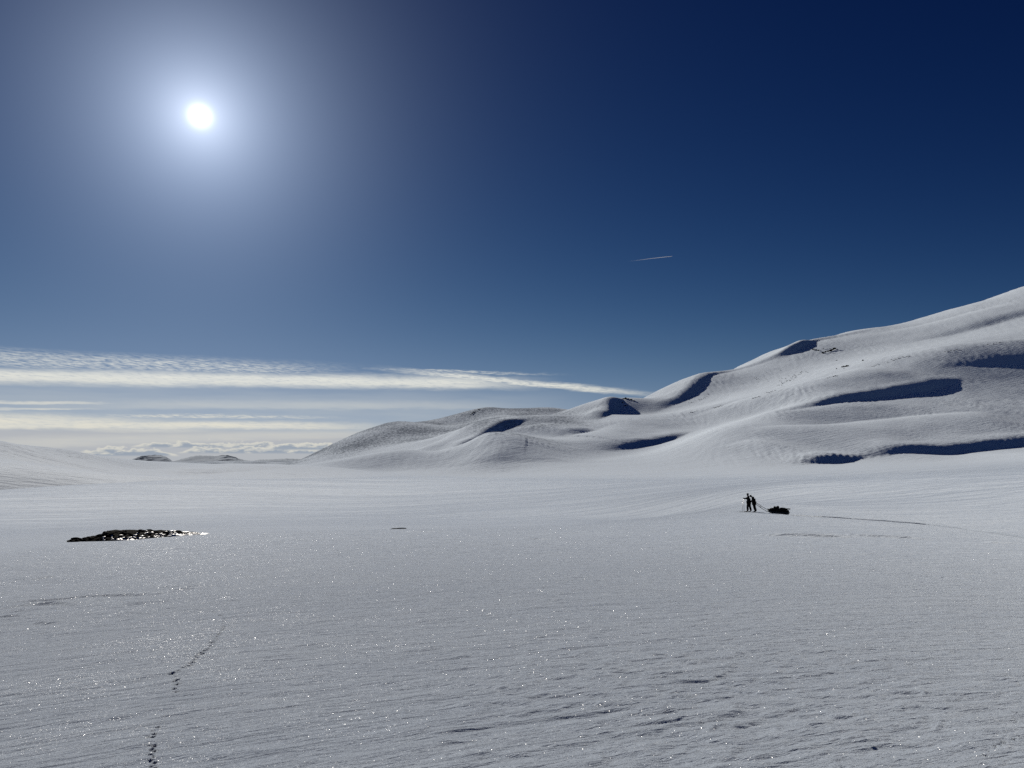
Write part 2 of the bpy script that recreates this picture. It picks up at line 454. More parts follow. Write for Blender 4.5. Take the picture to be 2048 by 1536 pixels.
for (x0, y0, x1_, y1_, h) in DRIFTS:
    P_ = []
    for f in (0, .25, .5, .75, 1):
        g = ground_hit(x0 + (x1_ - x0) * f, y0 + (y1_ - y0) * f, lambda a, b: base_height(np.arctan2(a, b), np.hypot(a, b)))
        if g: P_.append(g)
    if len(P_) < 2: continue
    rm_ = math.hypot(*P_[len(P_) // 2])
    if rm_ < 14 and x0 > 560: continue
    h = h * (.35 if rm_ < 14 else .8)
    FOLDS.append((np.array(P_), h, h * 2.4, h * 34, 1.5, (.4, .3), 0.0, 0.0))


def fold_height(x, y, out):
    R = np.hypot(x, y)
    for P, h, a, L, p, ends, W, hA in FOLDS:
        seg = np.linalg.norm(np.diff(P, axis=0), axis=1)
        cum = np.concatenate([[0], np.cumsum(seg)]); tot = cum[-1]
        m = max(3.2 * L + a, W)
        box = np.where((x > P[:, 0].min() - m) & (x < P[:, 0].max() + m) & (y > P[:, 1].min() - m) & (y < P[:, 1].max() + m))[0]
        if not len(box): continue
        X = x[box]; Y = y[box]
        bd = np.full(len(box), 1e18); bs = np.zeros(len(box)); sg = np.zeros(len(box))
        for i in range(len(seg)):
            t_ = (P[i + 1] - P[i]) / seg[i]
            rx = X - P[i, 0]; ry = Y - P[i, 1]
            s0 = rx * t_[0] + ry * t_[1]
            lo = -1e9 if i == 0 else 0.0
            hi = 1e9 if i == len(seg) - 1 else seg[i]
            s1 = np.clip(s0, lo, hi)
            d2 = (rx - s1 * t_[0]) ** 2 + (ry - s1 * t_[1]) ** 2
            side = -rx * t_[1] + ry * t_[0]
            k = d2 < bd
            bd = np.where(k, d2, bd); bs = np.where(k, s1 + cum[i], bs); sg = np.where(k, side, sg)
        d = np.sqrt(bd) * np.sign(sg)
        s = bs / tot
        env = sstep(s, -0.12, ends[0]) * sstep(1 - s, -0.12, ends[1])
        jit = 1 + .25 * pnoise(X / (a * 1.5), Y / (a * 1.5), 77)
        aa = a * jit
        rise = 1 - (1 - np.clip(d / aa, 0, 1)) ** p
        fade = np.where(d > aa, 1 / (1 + ((d - aa) / L) ** 2) - 0.06 * np.clip((d - aa) / L, 0, 1), 1.0)
        fade = np.clip(fade, 0, 1) * sstep(d, 3.2 * L + a, 1.6 * L)
        add = h * rise * fade
        if W:
            q = np.clip(d / W, 0, 1)
            add = add + hA * 4 * q ** 1.2 * (1 - q) ** .95
        out[box] += np.where(d > 0, env * add, 0)
    return out


# ---- wind-carved surface (sastrugi), near snow
WPHI = math.radians(24)
WU = (math.cos(WPHI), math.sin(WPHI)); WV = (-math.sin(WPHI), math.cos(WPHI))


def saw(ph, s):
    f = ph - np.floor(ph)
    up = np.clip(f / s, 0, 1); up = up * up * (3 - 2 * up)
    return np.where(f < s, up, (1 - f) / (1 - s))


def sastrugi(x, y, R):
    bend = 0.9 * pnoise(x / 9.0, y / 9.0, 5)
    u = x * WU[0] + y * WU[1]; v = x * WV[0] + y * WV[1] + bend
    zone = np.exp(-(((x - 1.2) / 2.2) ** 2 + ((y - 6.4) / 3.6) ** 2)) + .35 * np.exp(-(((x - 4.5) / 2.5) ** 2 + ((y - 7.5) / 3.0) ** 2))
    z = np.zeros_like(x)
    for lam, A, s, sd, rmax, lo, eu in ((3.4, .024, .16, 11, 200, .12, 3.6), (1.25, .016, .2, 21, 110, .04, 3.0), (.60, .0112, .32, 31, 75, -.05, 1.8),
                                        (.30, .0082, .33, 41, 32, -.06, 1.7), (.15, .0046, .35, 47, 14, -.10, 1.7)):
        k = np.where(R < rmax)[0]
        if not len(k): continue
        U = u[k]; V = v[k]
        ph = V / lam + 1.3 * pnoise(U / (eu * 1.3 * lam), V / (2.2 * lam), sd) + .6 * pnoise(U / (.9 * lam), V / (.8 * lam), sd + 1)
        fine = lam < 1
        m = sstep(pnoise(U / (eu * lam), V / (1.2 * lam), sd + 2) + .52 * pnoise(U / (16 * lam), V / (8 * lam), sd + 3) + (.30 * zone[k] if fine else 0), lo, lo + .55)
        z[k] += A * m * (.92 + (.75 * zone[k] if fine else 0)) * saw(ph, s) * sstep(R[k], rmax, rmax * .6)
    # two fields of harder, dark-edged plates (left, and far right)
    for (cx, cy, wx, wy, lam, A, sd) in ((-9.8, 14.5, 3.2, 4.5, 1.25, .075, 81), (13.5, 19.5, 4.0, 5.5, 1.1, .035, 84)):
        k = np.where((np.abs(x - cx) < 3 * wx) & (np.abs(y - cy) < 3 * wy))[0]
        if not len(k): continue
        X = x[k]; Y = y[k]
        q = np.exp(-(((X - cx) / wx) ** 2 + ((Y - cy) / wy) ** 2))
        vv = Y + .12 * X; uu = X
        ph = vv / lam + 1.1 * pnoise(uu / 2.2, vv / 3.5, sd)
        m = sstep(pnoise(uu / 1.3, vv / .9, sd + 1), .02, .32)
        z[k] += A * m * q * saw(ph, .12)
    z += .035 * pnoise(u / 6, v / 2.2, 51) * sstep(R, 400, 100) + .10 * pnoise(u / 22, v / 8, 52) * sstep(R, 900, 200) * sstep(R, 3, 14)
    z += .006 * pnoise(u / .8, v / .22, 53) * sstep(R, 24, 8)
    return z


def far_detail(x, y, R, gx, gy, smooth):
    """long drifts on the plain and combed streaks down the slopes"""
    z = np.zeros_like(x)
    k = np.where(R > 110)[0]
    X = x[k]; Y = y[k]; r = R[k]
    u = X * .95 + Y * .3; v = -X * .3 + Y * .95
    z[k] += (.5 * pnoise(u / 90, v / 22, 61) + .16 * pnoise(u / 34, v / 7, 62)) * sstep(r, 110, 260) * sstep(r, 900, 500)
    k = np.where((R > 480) & (R < 3000))[0]
    X = x[k]; Y = y[k]; r = R[k]
    g = np.hypot(gx[k], gy[k]) + 1e-6
    ux = gx[k] / g; uy = gy[k] / g
    steep = sstep(g, .06, .30)
    # turn the comb a little across the fall line
    ca, sa = math.cos(.35), math.sin(.35)
    ux, uy = ux * ca - uy * sa, ux * sa + uy * ca
    acc = np.zeros(len(k)); acc2 = np.zeros(len(k))
    for j in range(-4, 5):
        acc += pnoise((X + ux * j * 6.0) / 4.4, (Y + uy * j * 6.0) / 4.4, 71)
        acc2 += pnoise((X + ux * j * 7.0) / 9.0, (Y + uy * j * 7.0) / 9.0, 72)
    rough = .55 + .9 * sstep(pnoise(X / 160, Y / 160, 73), -.1, .35)
    z[k] += (acc / 9 * 1.7 * (.5 + sstep(pnoise(X / 55, Y / 55, 69), -.2, .4)) + acc2 / 9 * 1.0) * steep * rough * sstep(r, 480, 600)
    z[k] += (1.2 * pnoise(X / 70, Y / 70, 74) + .45 * pnoise(X / 26, Y / 26, 75)) * sstep(r, 600, 900) * (.35 + .65 * steep)
    # stony, wind-scoured ground on the far hill at the left end
    stony = sstep(r, 1120, 1250) * sstep(np.arctan2(X, Y), .01, -.04)
    z[k] += stony * (.6 * np.abs(pnoise(X / 11, Y / 11, 76)) + .3 * np.abs(pnoise(X / 5, Y / 5, 78)))
    stony2 = sstep(r, 600, 660) * sstep(np.arctan2(X, Y), -.52, -.56)
    z[k] += stony2 * .25 * np.abs(pnoise(X / 4, Y / 4, 79))
    return z


# ---- animal tracks pressed into the near snow (photo pixels of each print)
TRAIL_A = [(317, 1457), (306, 1464), (308, 1470), (296, 1475.5), (305, 1476), (301, 1491), (309, 1491.5), (303, 1499), (310.5, 1502), (300.5, 1510), (307, 1514.5),
           (301, 1520.5), (309.5, 1523.5), (302.5, 1530.5), (311, 1534)]
TRAIL_B = [(353, 1383), (348, 1378), (352, 1371), (356, 1368), (351, 1371), (349, 1364), (355, 1361), (351, 1355), (342, 1349), (346, 1346), (349, 1346), (357, 1342), (366, 1336), (369, 1336),
           (376, 1332), (382, 1330), (386, 1324), (380, 1326), (390, 1318), (387, 1321), (394, 1315), (392, 1312), (398, 1309), (399, 1306), (405, 1307), (404, 1304), (411, 1301), (409, 1299.5), (414, 1294.5), (417, 1296),
           (420, 1290), (423, 1291), (422, 1284), (426, 1283), (429, 1279), (431, 1274.5), (434, 1271), (437, 1267), (441, 1263), (444, 1257.5), (446, 1254), (447.5, 1250), (448, 1244), (449, 1238), (449, 1233.5), (444, 1230), (439, 1229), (433, 1226.5), (428, 1223), (424, 1221), (417, 1220)]
TRAIL_C = [(1990, 1325), (1996, 1328), (2003, 1333), (2015, 1345), (2021, 1348), (2037, 1362), (2040, 1366), (1978, 1503), (1992, 1494), (2000, 1491), (2006, 1487), (2010, 1485), (2030, 1480), (2042, 1475), (1971, 1512), (2032, 1423), (2034, 1442)]


def smooth_ground(x, y):
    x = np.atleast_1d(np.asarray(x, float)); y = np.atleast_1d(np.asarray(y, float))
    return fold_height(x, y, base_height(np.arctan2(x, y), np.hypot(x, y)))


def near_ground(x, y):
    x = np.atleast_1d(np.asarray(x, float)); y = np.atleast_1d(np.asarray(y, float))
    R = np.hypot(x, y)
    return smooth_ground(x, y) + sastrugi(x, y, R)


PRINTS = []
for trail, rad in ((TRAIL_A, .012), (TRAIL_B, .018), (TRAIL_C, .011)):
    rng = random.Random(len(trail))
    for (px, py) in trail:
        g = ground_hit(px, py, smooth_ground)
        if g: PRINTS.append((g[0], g[1], rad * rng.uniform(.85, 1.2) * (1 + .0 * g[1])))
PR = np.array(PRINTS)


def press(x, y, z):
    box = np.where((np.hypot(x, y) < 20) & (np.hypot(x, y) > 2) & (np.abs(x) < 8))[0]
    X = x[box]; Y = y[box]; dz = np.zeros(len(box))
    for (a, b, rad) in PRINTS:
        k = np.where((np.abs(X - a) < rad * 4) & (np.abs(Y - b) < rad * 5))[0]
        if not len(k): continue
        e = np.hypot((X[k] - a) / (rad * 1.15), (Y[k] - b) / (rad * 1.7))
        dz[k] = np.minimum(dz[k], -rad * 1.9 * sstep(e, 1.15, .65)) + rad * .25 * np.exp(-((e - 1.5) / .3) ** 2)
    z[box] += dz


# ------------------------------------------------------------------ terrain mesh
def grid_axes():
    fine = np.arange(-0.70, 0.7001, 0.00175)
    side = []
    t_ = 0.70; s = 0.00175
    while t_ < math.pi - .05:
        s = min(s * 1.18, .11); t_ += s; side.append(t_)
    side = np.array([q for q in side if q < math.pi - .03])
    th = np.concatenate([-side[::-1], fine, side])

    def rng(a, b, st): return list(np.exp(np.arange(math.log(a), math.log(b), st)))
    r = rng(.5, 3.2, .035) + rng(3.2, 22, .0029) + rng(22, 90, .0042) + rng(90, 480, .0085) + rng(480, 1750, .0046) + rng(1750, 2600, .0065) + rng(2600, 3400, .012) + rng(3400, 34000, .05)
    r = np.array(sorted(set(r)))
    keep = [0]
    for i in range(1, len(r)):
        if r[i] / r[keep[-1]] > 1.0018: keep.append(i)
    return th, r[keep]


TH, RR = grid_axes()
T2, R2 = np.meshgrid(TH, RR)                      # rows: rings
H = base_height(T2, R2)
GX = np.sin(T2) * R2; GY = np.cos(T2) * R2
x1 = GX.ravel(); y1 = GY.ravel(); z1 = H.ravel().copy()
z1 = fold_height(x1, y1, z1)
Zs = z1.reshape(H.shape)
dr = np.gradient(Zs, axis=0) / np.gradient(R2, axis=0)
dt = np.gradient(Zs, axis=1) / (np.gradient(T2, axis=1) * R2)
gx = (dr * np.sin(T2) + dt * np.cos(T2)).ravel(); gy = (dr * np.cos(T2) - dt * np.sin(T2)).ravel()
R1 = R2.ravel()
near = np.where(R1 < 1000)[0]
z1[near] += sastrugi(x1[near], y1[near], R1[near])
z1 += far_detail(x1, y1, R1, gx, gy, None)
press(x1, y1, z1)
# the far land sinks below the horizon with distance
z1 -= np.maximum(0, R1 - 3000) ** 2 / (2 * 6.4e6)
print('terrain', H.shape, H.size)


# wind-scoured stony ground on the hills, plus shade painted into their viewer-facing slopes
_T1 = T2.ravel()
_PX = 1024 + np.tan(np.clip(_T1, -1.3, 1.3)) * FPX
SCOUR_SHADE = sstep(R1, 1080, 1200) * sstep(_PX, 1190, 1090) * (.55 + .6 * pnoise(x1 / 90, y1 / 90, 91))
SCOUR_SHADE = np.maximum(SCOUR_SHADE, sstep(R1, 930, 990) * sstep(R1, 1240, 1190) * sstep(_PX, 1260, 1120) * sstep(_PX, 900, 960) * (.42 + .6 * pnoise(x1 / 60, y1 / 60, 92)))
SCOUR_SHADE = np.maximum(SCOUR_SHADE, sstep(R1, 770, 790) * sstep(R1, 870, 850) * sstep(_PX, 1180, 1050) * sstep(_PX, 930, 990) * .4)
SCOUR_SHADE = np.maximum(SCOUR_SHADE, sstep(R1, 610, 650) * sstep(_PX, 300, 120) * sstep(_PX, -900, -300) * .16)
SCOUR_SHADE = np.where(np.abs(_T1) > 1.3, 0, np.clip(SCOUR_SHADE, 0, 1))

# ------------------------------------------------------------------ snow material
def snow_material():
    m = bpy.data.materials.new('snow'); m.use_nodes = True
    t = NT(m.node_tree)
    bs = t.n['Principled BSDF']; out = t.n['Material Output']
    geo = t.n.new('ShaderNodeNewGeometry')
    P = geo.outputs['Position']
    x, y, z = t.xyz(P)
    dist = t.vm('LENGTH', t.comb(x, y, 0.0))
    u = t.m('ADD', t.m('MULTIPLY', x, WU[0]), t.m('MULTIPLY', y, WU[1]))
    v = t.m('ADD', t.m('MULTIPLY', x, WV[0]), t.m('MULTIPLY', y, WV[1]))
    nearf = t.step(dist, 60, 12)
    midf = t.step(dist, 260, 60)
    # grain, small wind ripples, longer wind marks
    grain = t.noise(P, 95, 3, .65)
    rip = t.noise(t.comb(t.m('MULTIPLY', u, 2.6), t.m('MULTIPLY', v, 12), z), 1.0, 5, .62, .35)
    rip2 = t.noise(t.comb(t.m('MULTIPLY', u, .55), t.m('MULTIPLY', v, 3.2), 4.0), 1.0, 5, .6, .3)
    rip3 = t.noise(t.comb(t.m('MULTIPLY', u, .05), t.m('MULTIPLY', v, .3), 9.0), 1.0, 5, .6, .2)
    lump = t.noise(P, .5, 6, .62)
    h = t.m('MULTIPLY', t.m('MULTIPLY', grain, .006), nearf)
    h = t.m('ADD', h, t.m('MULTIPLY', t.m('MULTIPLY', rip, .044), nearf))
    h = t.m('ADD', h, t.m('MULTIPLY', t.m('MULTIPLY', rip2, .10), midf))
    h = t.m('ADD', h, t.m('MULTIPLY', rip3, t.step(dist, 40, 200, .0, .5)))
    h = t.m('ADD', h, t.m('MULTIPLY', lump, t.step(dist, 500, 900, .0, .28)))
    bp = t.n.new('ShaderNodeBump'); bp.inputs['Strength'].default_value = 1.0; bp.inputs['Distance'].default_value = 1.0
    t.l.new(h, bp.inputs['Height'])
    t.l.new(bp.outputs[0], bs.inputs['Normal'])
    tone = t.noise(t.comb(t.m('MULTIPLY', u, .12), t.m('MULTIPLY', v, .5), 2.0), 1.0, 4, .6)
    colr = t.mixc(t.step(tone, .3, .7), (.53, .615, .735), (.57, .655, .77))
    at = t.n.new('ShaderNodeAttribute'); at.attribute_name = 'scour_shade'
    sp = t.noise(t.comb(t.m('MULTIPLY', x, .26), t.m('MULTIPLY', y, .10), t.m('MULTIPLY', z, .5)), 1.0, 6, .72)
    bare = t.m('MULTIPLY', t.step(t.m('ADD', sp, t.m('MULTIPLY', at.outputs['Fac'], .34)), .52, .86), t.step(at.outputs['Fac'], .02, .2))
    hill_light = t.step(dist, 430, 760)      # hill mask: sunlit brightness lifted into the snow colour, sheen and specular reduced
    colr = t.mixc(hill_light, colr, (.76, .855, .97))
    colr = t.mixc(t.m('MULTIPLY', bare, .78), colr, (.10, .125, .17))  # stony flecks, also carrying painted shade for the hills' darker midtones
    t.l.new(t.m('MULTIPLY', t.m('SUBTRACT', 1.0, hill_light), .022), bs.inputs['Specular IOR Level'])
    t.l.new(t.m('MULTIPLY', t.m('SUBTRACT', 1.0, bare), t.m('MULTIPLY', t.m('SUBTRACT', 1.0, t.m('MULTIPLY', hill_light, .88)), SHEEN_W)), bs.inputs['Sheen Weight'])
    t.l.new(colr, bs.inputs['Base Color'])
    bs.inputs['Roughness'].default_value = .78
    bs.inputs['Specular IOR Level'].default_value = .02
    bs.inputs['IOR'].default_value = 1.31
    # snow scatters forward: it brightens at a grazing view
    pass
    bs.inputs['Sheen Roughness'].default_value = SHEEN_R
    bs.inputs['Sheen Tint'].default_value = (.86, .93, 1, 1)
    # loose ice crystals: tiny flat mirrors lying at random tilts
    shader = bs.outputs[0]
    for scale, near_d, far_d, thr, rad in ((230.0, 0.5, 15.0, .94, .46), (100.0, 8.0, 65.0, .968, .46)):
        vo = t.n.new('ShaderNodeTexVoronoi'); vo.feature = 'F1'; vo.inputs['Scale'].default_value = scale
        t.l.new(P, vo.inputs['Vector'])
        sc = t.n.new('ShaderNodeSeparateColor'); t.l.new(vo.outputs['Color'], sc.inputs[0])
        rnd = t.vm('SUBTRACT', vo.outputs['Color'], (.5, .5, .5))
        nn = t.vm('NORMALIZE', t.vm('ADD', geo.outputs['Normal'], t.vm('SCALE', rnd, scale=5.0)))
        gl = t.n.new('ShaderNodeBsdfGlossy'); gl.inputs['Roughness'].default_value = .34
        gl.inputs['Color'].default_value = (.95, .97, 1, 1)
        t.l.new(nn, gl.inputs['Normal'])
        wn = t.n.new('ShaderNodeTexWhiteNoise'); wn.noise_dimensions = '3D'; t.l.new(vo.outputs['Position'], wn.inputs['Vector'])
        pick = t.m('MULTIPLY', t.m('GREATER_THAN', wn.outputs[0], thr), t.m('LESS_THAN', vo.outputs['Distance'], rad))
        fade = t.m('MULTIPLY', t.step(dist, far_d, far_d * .6), t.step(dist, near_d, near_d * 1.5))
        clus = t.step(t.noise(P, .9, 3, .6), .38, .62, .15, 1.0)
        mix = t.n.new('ShaderNodeMixShader')
        t.l.new(t.m('MULTIPLY', t.m('MULTIPLY', pick, clus), t.m('MULTIPLY', fade, .6)), mix.inputs[0])
        t.l.new(shader, mix.inputs[1]); t.l.new(gl.outputs[0], mix.inputs[2])
        shader = mix.outputs[0]
    t.l.new(shader, out.inputs['Surface'])
    return m


SNOW = snow_material()


def link_mesh(name, verts, faces, mat, parent=None, smooth=True):
    me = bpy.data.meshes.new(name)
    me.from_pydata([tuple(map(float, q)) for q in verts], [], [tuple(map(int, f)) for f in faces])
    me.materials.append(mat)
    if smooth: me.polygons.foreach_set('use_smooth', [True] * len(me.polygons))
    o = bpy.data.objects.new(name, me); COL.objects.link(o)
    if parent: o.parent = parent
    return o


def grid_mesh(name, verts, quads, mat, attr=None):
    me = bpy.data.meshes.new(name)
    used = np.unique(quads)
    remap = np.full(len(verts), -1, np.int64); remap[used] = np.arange(len(used))
    q = remap[quads]
    me.vertices.add(len(used)); me.vertices.foreach_set('co', verts[used].astype(np.float32).ravel())
    me.loops.add(q.size); me.loops.foreach_set('vertex_index', q.ravel().astype(np.int32))
    me.polygons.add(len(q)); me.polygons.foreach_set('loop_start', np.arange(0, q.size, 4, dtype=np.int32))
    me.update(calc_edges=True)
    me.polygons.foreach_set('use_smooth', np.ones(len(q), bool))
    if attr is not None:
        a_ = me.attributes.new('scour_shade', 'FLOAT', 'POINT'); a_.data.foreach_set('value', attr[used].astype(np.float32))
    me.materials.append(mat)
    o = bpy.data.objects.new(name, me); COL.objects.link(o)
    o['kind'] = 'structure'
    return o


nr, nt = H.shape
V = np.stack([x1, y1, z1], 1)
idx = np.arange(nr * nt).reshape(nr, nt)
j1 = np.concatenate([np.arange(1, nt), [0]])
# counter-clockwise seen from above
Q = np.stack([idx[:-1, :], idx[:-1][:, j1], idx[1:][:, j1], idx[1:, :]], -1)[:, :, ::-1].reshape(-1, 4)
qth = np.repeat(TH[None], nr - 1, 0).ravel(); qr = np.repeat(RR[:-1, None], nt, 1).ravel()
qpx = 1024 + np.tan(np.clip(qth, -1.3, 1.3)) * FPX * 1.0
edge = np.interp(qpx, [-500, 0, 250, 410, 600, 740, 800, 1000, 1250, 1500, 1768, 2048, 2500], [450, 450, 470, 490, 520, 620, 690, 660, 645, 625, 590, 575, 560])
behind = np.abs(qth) > 1.3
cls = np.where(qr < edge, 0, np.where(qpx < 560, 1, np.where(qpx < 1238 - (qr - 1000) * .02, 2, 3)))
cls = np.where((qr > 3200) | behind & (qr > edge), 4, cls)
for c, nm in enumerate(('snow_field', 'snow_knoll', 'snow_hills', 'snow_mountain', 'far_snow_land')):
    sel = Q[cls == c]
    if len(sel): grid_mesh(nm, V, sel, SNOW, SCOUR_SHADE)


# ------------------------------------------------------------------ helpers for things
def at_ground(px, r, fn=near_ground):
    """ground point in the direction of photo column px at distance r"""
    th = math.atan2(float(rays(px, 1024)[0]), float(rays(px, 1024)[1]))
    x = math.sin(th) * r; y = math.cos(th) * r
    return x, y, float(fn([x], [y])[0])


def mat(name, col, rough=.8, spec=.3, bump=None, col2=None, scale=6.0, metallic=0.0):
    m = bpy.data.materials.new(name); m.use_nodes = True
    t = NT(m.node_tree); b = t.n['Principled BSDF']
    tc = t.n.new('ShaderNodeTexCoord')
    n_ = t.noise(tc.outputs['Object'], scale, 4, .6)
    c2 = col2 or tuple(v * .65 for v in col)
    t.l.new(t.mixc(t.step(n_, .3, .7), col, c2), b.inputs['Base Color'])
    b.inputs['Roughness'].default_value = rough; b.inputs['Specular IOR Level'].default_value = spec; b.inputs['Metallic'].default_value = metallic
    if bump:
        q = t.n.new('ShaderNodeBump'); q.inputs['Strength'].default_value = .8; q.inputs['Distance'].default_value = bump
        t.l.new(t.noise(tc.outputs['Object'], scale * 3, 5, .65), q.inputs['Height']); t.l.new(q.outputs[0], b.inputs['Normal'])
    return m


M_ROCK = mat('rock', (.016, .016, .017), .95, .01, .03, (.030, .029, .028), 4.0)
M_LICHEN = mat('dark_rock', (.011, .011, .012), .95, .01, .03, (.02, .019, .018), 5.0)
M_ICE = mat('ice', (.66, .74, .84), .42, .35, .006, (.85, .88, .9), 9.0)
M_JACKET = mat('jacket_cloth', (.022, .024, .032), .9, .15)
M_JACKET2 = mat('jacket_cloth_dark', (.026, .022, .022), .9, .15)
M_TROUSER = mat('trouser_cloth', (.014, .014, .016), .9, .12)
M_HAT = mat('knit', (.02, .02, .024), .95, .1)
M_SKIN = mat('skin', (.26, .15, .11), .55, .35)
M_BOOT = mat('boot_leather', (.016, .015, .015), .6, .3)
M_SKI = mat('ski_base', (.03, .03, .034), .4, .4)
M_METAL = mat('pole_metal', (.25, .26, .28), .35, .5, metallic=.8)
M_HULL = mat('hull_plastic', (.022, .03, .034), .5, .4)
M_BAG = mat('bag_cloth', (.02, .021, .019), .85, .15)
M_BAG2 = mat('bag_cloth_green', (.02, .03, .022), .85, .15)
M_STRAP = mat('strap', (.012, .012, .012), .8, .2)


def thing(name, label, cat, loc=(0, 0, 0), rotz=0.0, group=None):
    o = bpy.data.objects.new(name, None); COL.objects.link(o)
    o.empty_display_size = .3
    o.location = loc; o.rotation_euler = (0, 0, rotz)
    o['label'] = label; o['category'] = cat
    if group: o['group'] = group
    return o


def tag(o, label, cat, group=None):
    o['label'] = label; o['category'] = cat
    if group: o['group'] = group
    return o


def tube(path, radii, seg=8, cap=True):
    """verts, faces of a tube through path points with a radius at each"""
    P = [np.array(p, float) for p in path]; vs = []; fs = []
    for i, p in enumerate(P):
        d = P[min(i + 1, len(P) - 1)] - P[max(i - 1, 0)]; d = d / (np.linalg.norm(d) + 1e-9)
        a = np.cross(d, (0, 0, 1.0)) if abs(d[2]) < .9 else np.cross(d, (1.0, 0, 0)); a /= np.linalg.norm(a); b = np.cross(d, a)
        for k in range(seg):
            t_ = 2 * math.pi * k / seg
            vs.append(p + radii[i] * (a * math.cos(t_) + b * math.sin(t_)))
    for i in range(len(P) - 1):
        for k in range(seg):
            k2 = (k + 1) % seg
            fs.append((i * seg + k, i * seg + k2, (i + 1) * seg + k2, (i + 1) * seg + k))
    if cap:
        fs.append(tuple(range(seg))[::-1]); fs.append(tuple((len(P) - 1) * seg + k for k in range(seg)))
    return vs, fs


def tube_obj(name, path, radii, mat_, parent=None, seg=8):
    v, f = tube(path, radii, seg)
    return link_mesh(name, v, f, mat_, parent)


def skin_obj(name, verts, edges, radii, mat_, parent=None, root=0, sub=2):
    """one continuous body grown over a skeleton"""
    me = bpy.data.meshes.new(name); me.from_pydata([tuple(v) for v in verts], edges, []); me.materials.append(mat_)
    o = bpy.data.objects.new(name, me); COL.objects.link(o)
    md = o.modifiers.new('Skin', 'SKIN'); md.use_smooth_shade = True
    for i, r in enumerate(radii):
        r = (r, r) if not isinstance(r, tuple) else r
        me.skin_vertices[0].data[i].radius = r
        me.skin_vertices[0].data[i].use_root = (i == root)
    s_ = o.modifiers.new('Subdivision', 'SUBSURF'); s_.levels = sub; s_.render_levels = sub
    if parent: o.parent = parent
    return o


# ------------------------------------------------------------------ rocks
def rock_mesh(seed, flat=.6, sub=2, m=None):
    bm = bmesh.new(); bmesh.ops.create_icosphere(bm, subdivisions=sub, radius=1.0)
    rng = random.Random(seed)
    planes = []
    for _ in range(9):
        v = np.array([rng.gauss(0, 1), rng.gauss(0, 1), rng.gauss(0, 1)]); v /= np.linalg.norm(v); planes.append((v, rng.uniform(.62, .9)))
    for v in bm.verts:
        p = np.array(v.co)
        for n_, d in planes:
            e = p @ n_ - d
            if e > 0: p = p - n_ * e
        p = p * (1 + rng.uniform(-.05, .05))
        v.co = (p[0], p[1], p[2] * flat)
    me = bpy.data.meshes.new('rock'); bm.to_mesh(me); bm.free(); me.materials.append(m or M_ROCK)
    return me


ROCKS = [rock_mesh(i, (.6, .45, .75, .55, .35)[i % 5], 1 if i > 4 else 2, (M_ROCK, M_LICHEN)[i % 2]) for i in range(8)]


def put_rock(parent, x, y, z, sx, sy, sz, rot, k, name='rock'):
    o = bpy.data.objects.new(name, ROCKS[k % len(ROCKS)]); COL.objects.link(o)
    o.parent = parent; o.location = (x, y, z); o.scale = (sx, sy, sz); o.rotation_euler = (0, 0, rot)
    return o


# the bare patch on the crest of the near rise
def crest_point(px):
    """the skyline point of the near rise in photo column px"""
    th = math.atan2(float(rays(px, 1080)[0]), float(rays(px, 1080)[1]))
    rr = np.linspace(25, 90, 400)
    z = smooth_ground(math.sin(th) * rr, math.cos(th) * rr)
    i = int(np.argmax((z - EYE) / rr))
    return th, rr[i]


_th0, _r0 = crest_point(285)
OX, OY = math.sin(_th0) * _r0, math.cos(_th0) * _r0
OZ = float(near_ground([OX], [OY])[0])
outcrop = thing('rock_outcrop', 'low dark bare rock outcrop with icy snow on the crest of the near snow rise', 'rocks', (OX, OY, OZ))
rng = random.Random(4)
PXT = [(132, 1.5), (150, 8), (165, 5), (180, 9), (200, 13), (215, 20), (235, 21), (260, 20), (290, 19), (320, 17), (345, 14), (365, 9), (385, 6), (402, 2)]
def patch_point(px, f):
    """a point on the stony hump: f = 0 at its foot towards the viewer, 1 on its top"""
    th, rc = crest_point(px)
    full = np.interp(px, [p for p, _ in PXT], [h for _, h in PXT]) / FPX * rc
    r = rc - (1 - f) * (full * 2.6 + .15)
    x = math.sin(th) * r; y = math.cos(th) * r
    return th, r, x, y, float(near_ground([x], [y])[0]) + full * .80 * min(1, f) ** .8, full


pv, pf = [], []
PXS = np.arange(134, 403, 4.0); NF = 7
for px in PXS:
    for j in range(NF):
        f = j / (NF - 2)
        if j < NF - 1:
            th, r, x, y, z, full = patch_point(px, f)
            z += rng.uniform(-.05, .05) * min(1, full * 3) - (.05 if j == 0 else 0)
        else:
            x *= (r + 1.4) / r; y *= (r + 1.4) / r; z = float(near_ground([x], [y])[0]) - .1
        pv.append((x - OX, y - OY, z - OZ))
for i in range(len(PXS) - 1):
    for j in range(NF - 1):
        a = i * NF + j; pf.append((a, a + NF, a + NF + 1, a + 1))
link_mesh('stony_ground', pv, pf, M_LICHEN, outcrop, False)
for i in range(150):
    px = 136 + (1 - rng.random() ** 1.1) * 264 if i > 8 else (148, 153, 158, 170, 178, 186, 198, 206, 214)[i]
    f = rng.random() ** .8
    th, r, x, y, z, full = patch_point(px, f)
    w_ = rng.uniform(.10, .26) * (1.25 if px < 250 else .9)
    hgt = min(.22, full * .5 + .03) * rng.uniform(.5, 1.0)
    put_rock(outcrop, x - OX, y - OY, z - OZ, w_ * 1.5, w_ * rng.uniform(.6, 1.1), hgt, rng.uniform(-.5, .5), rng.randrange(8))
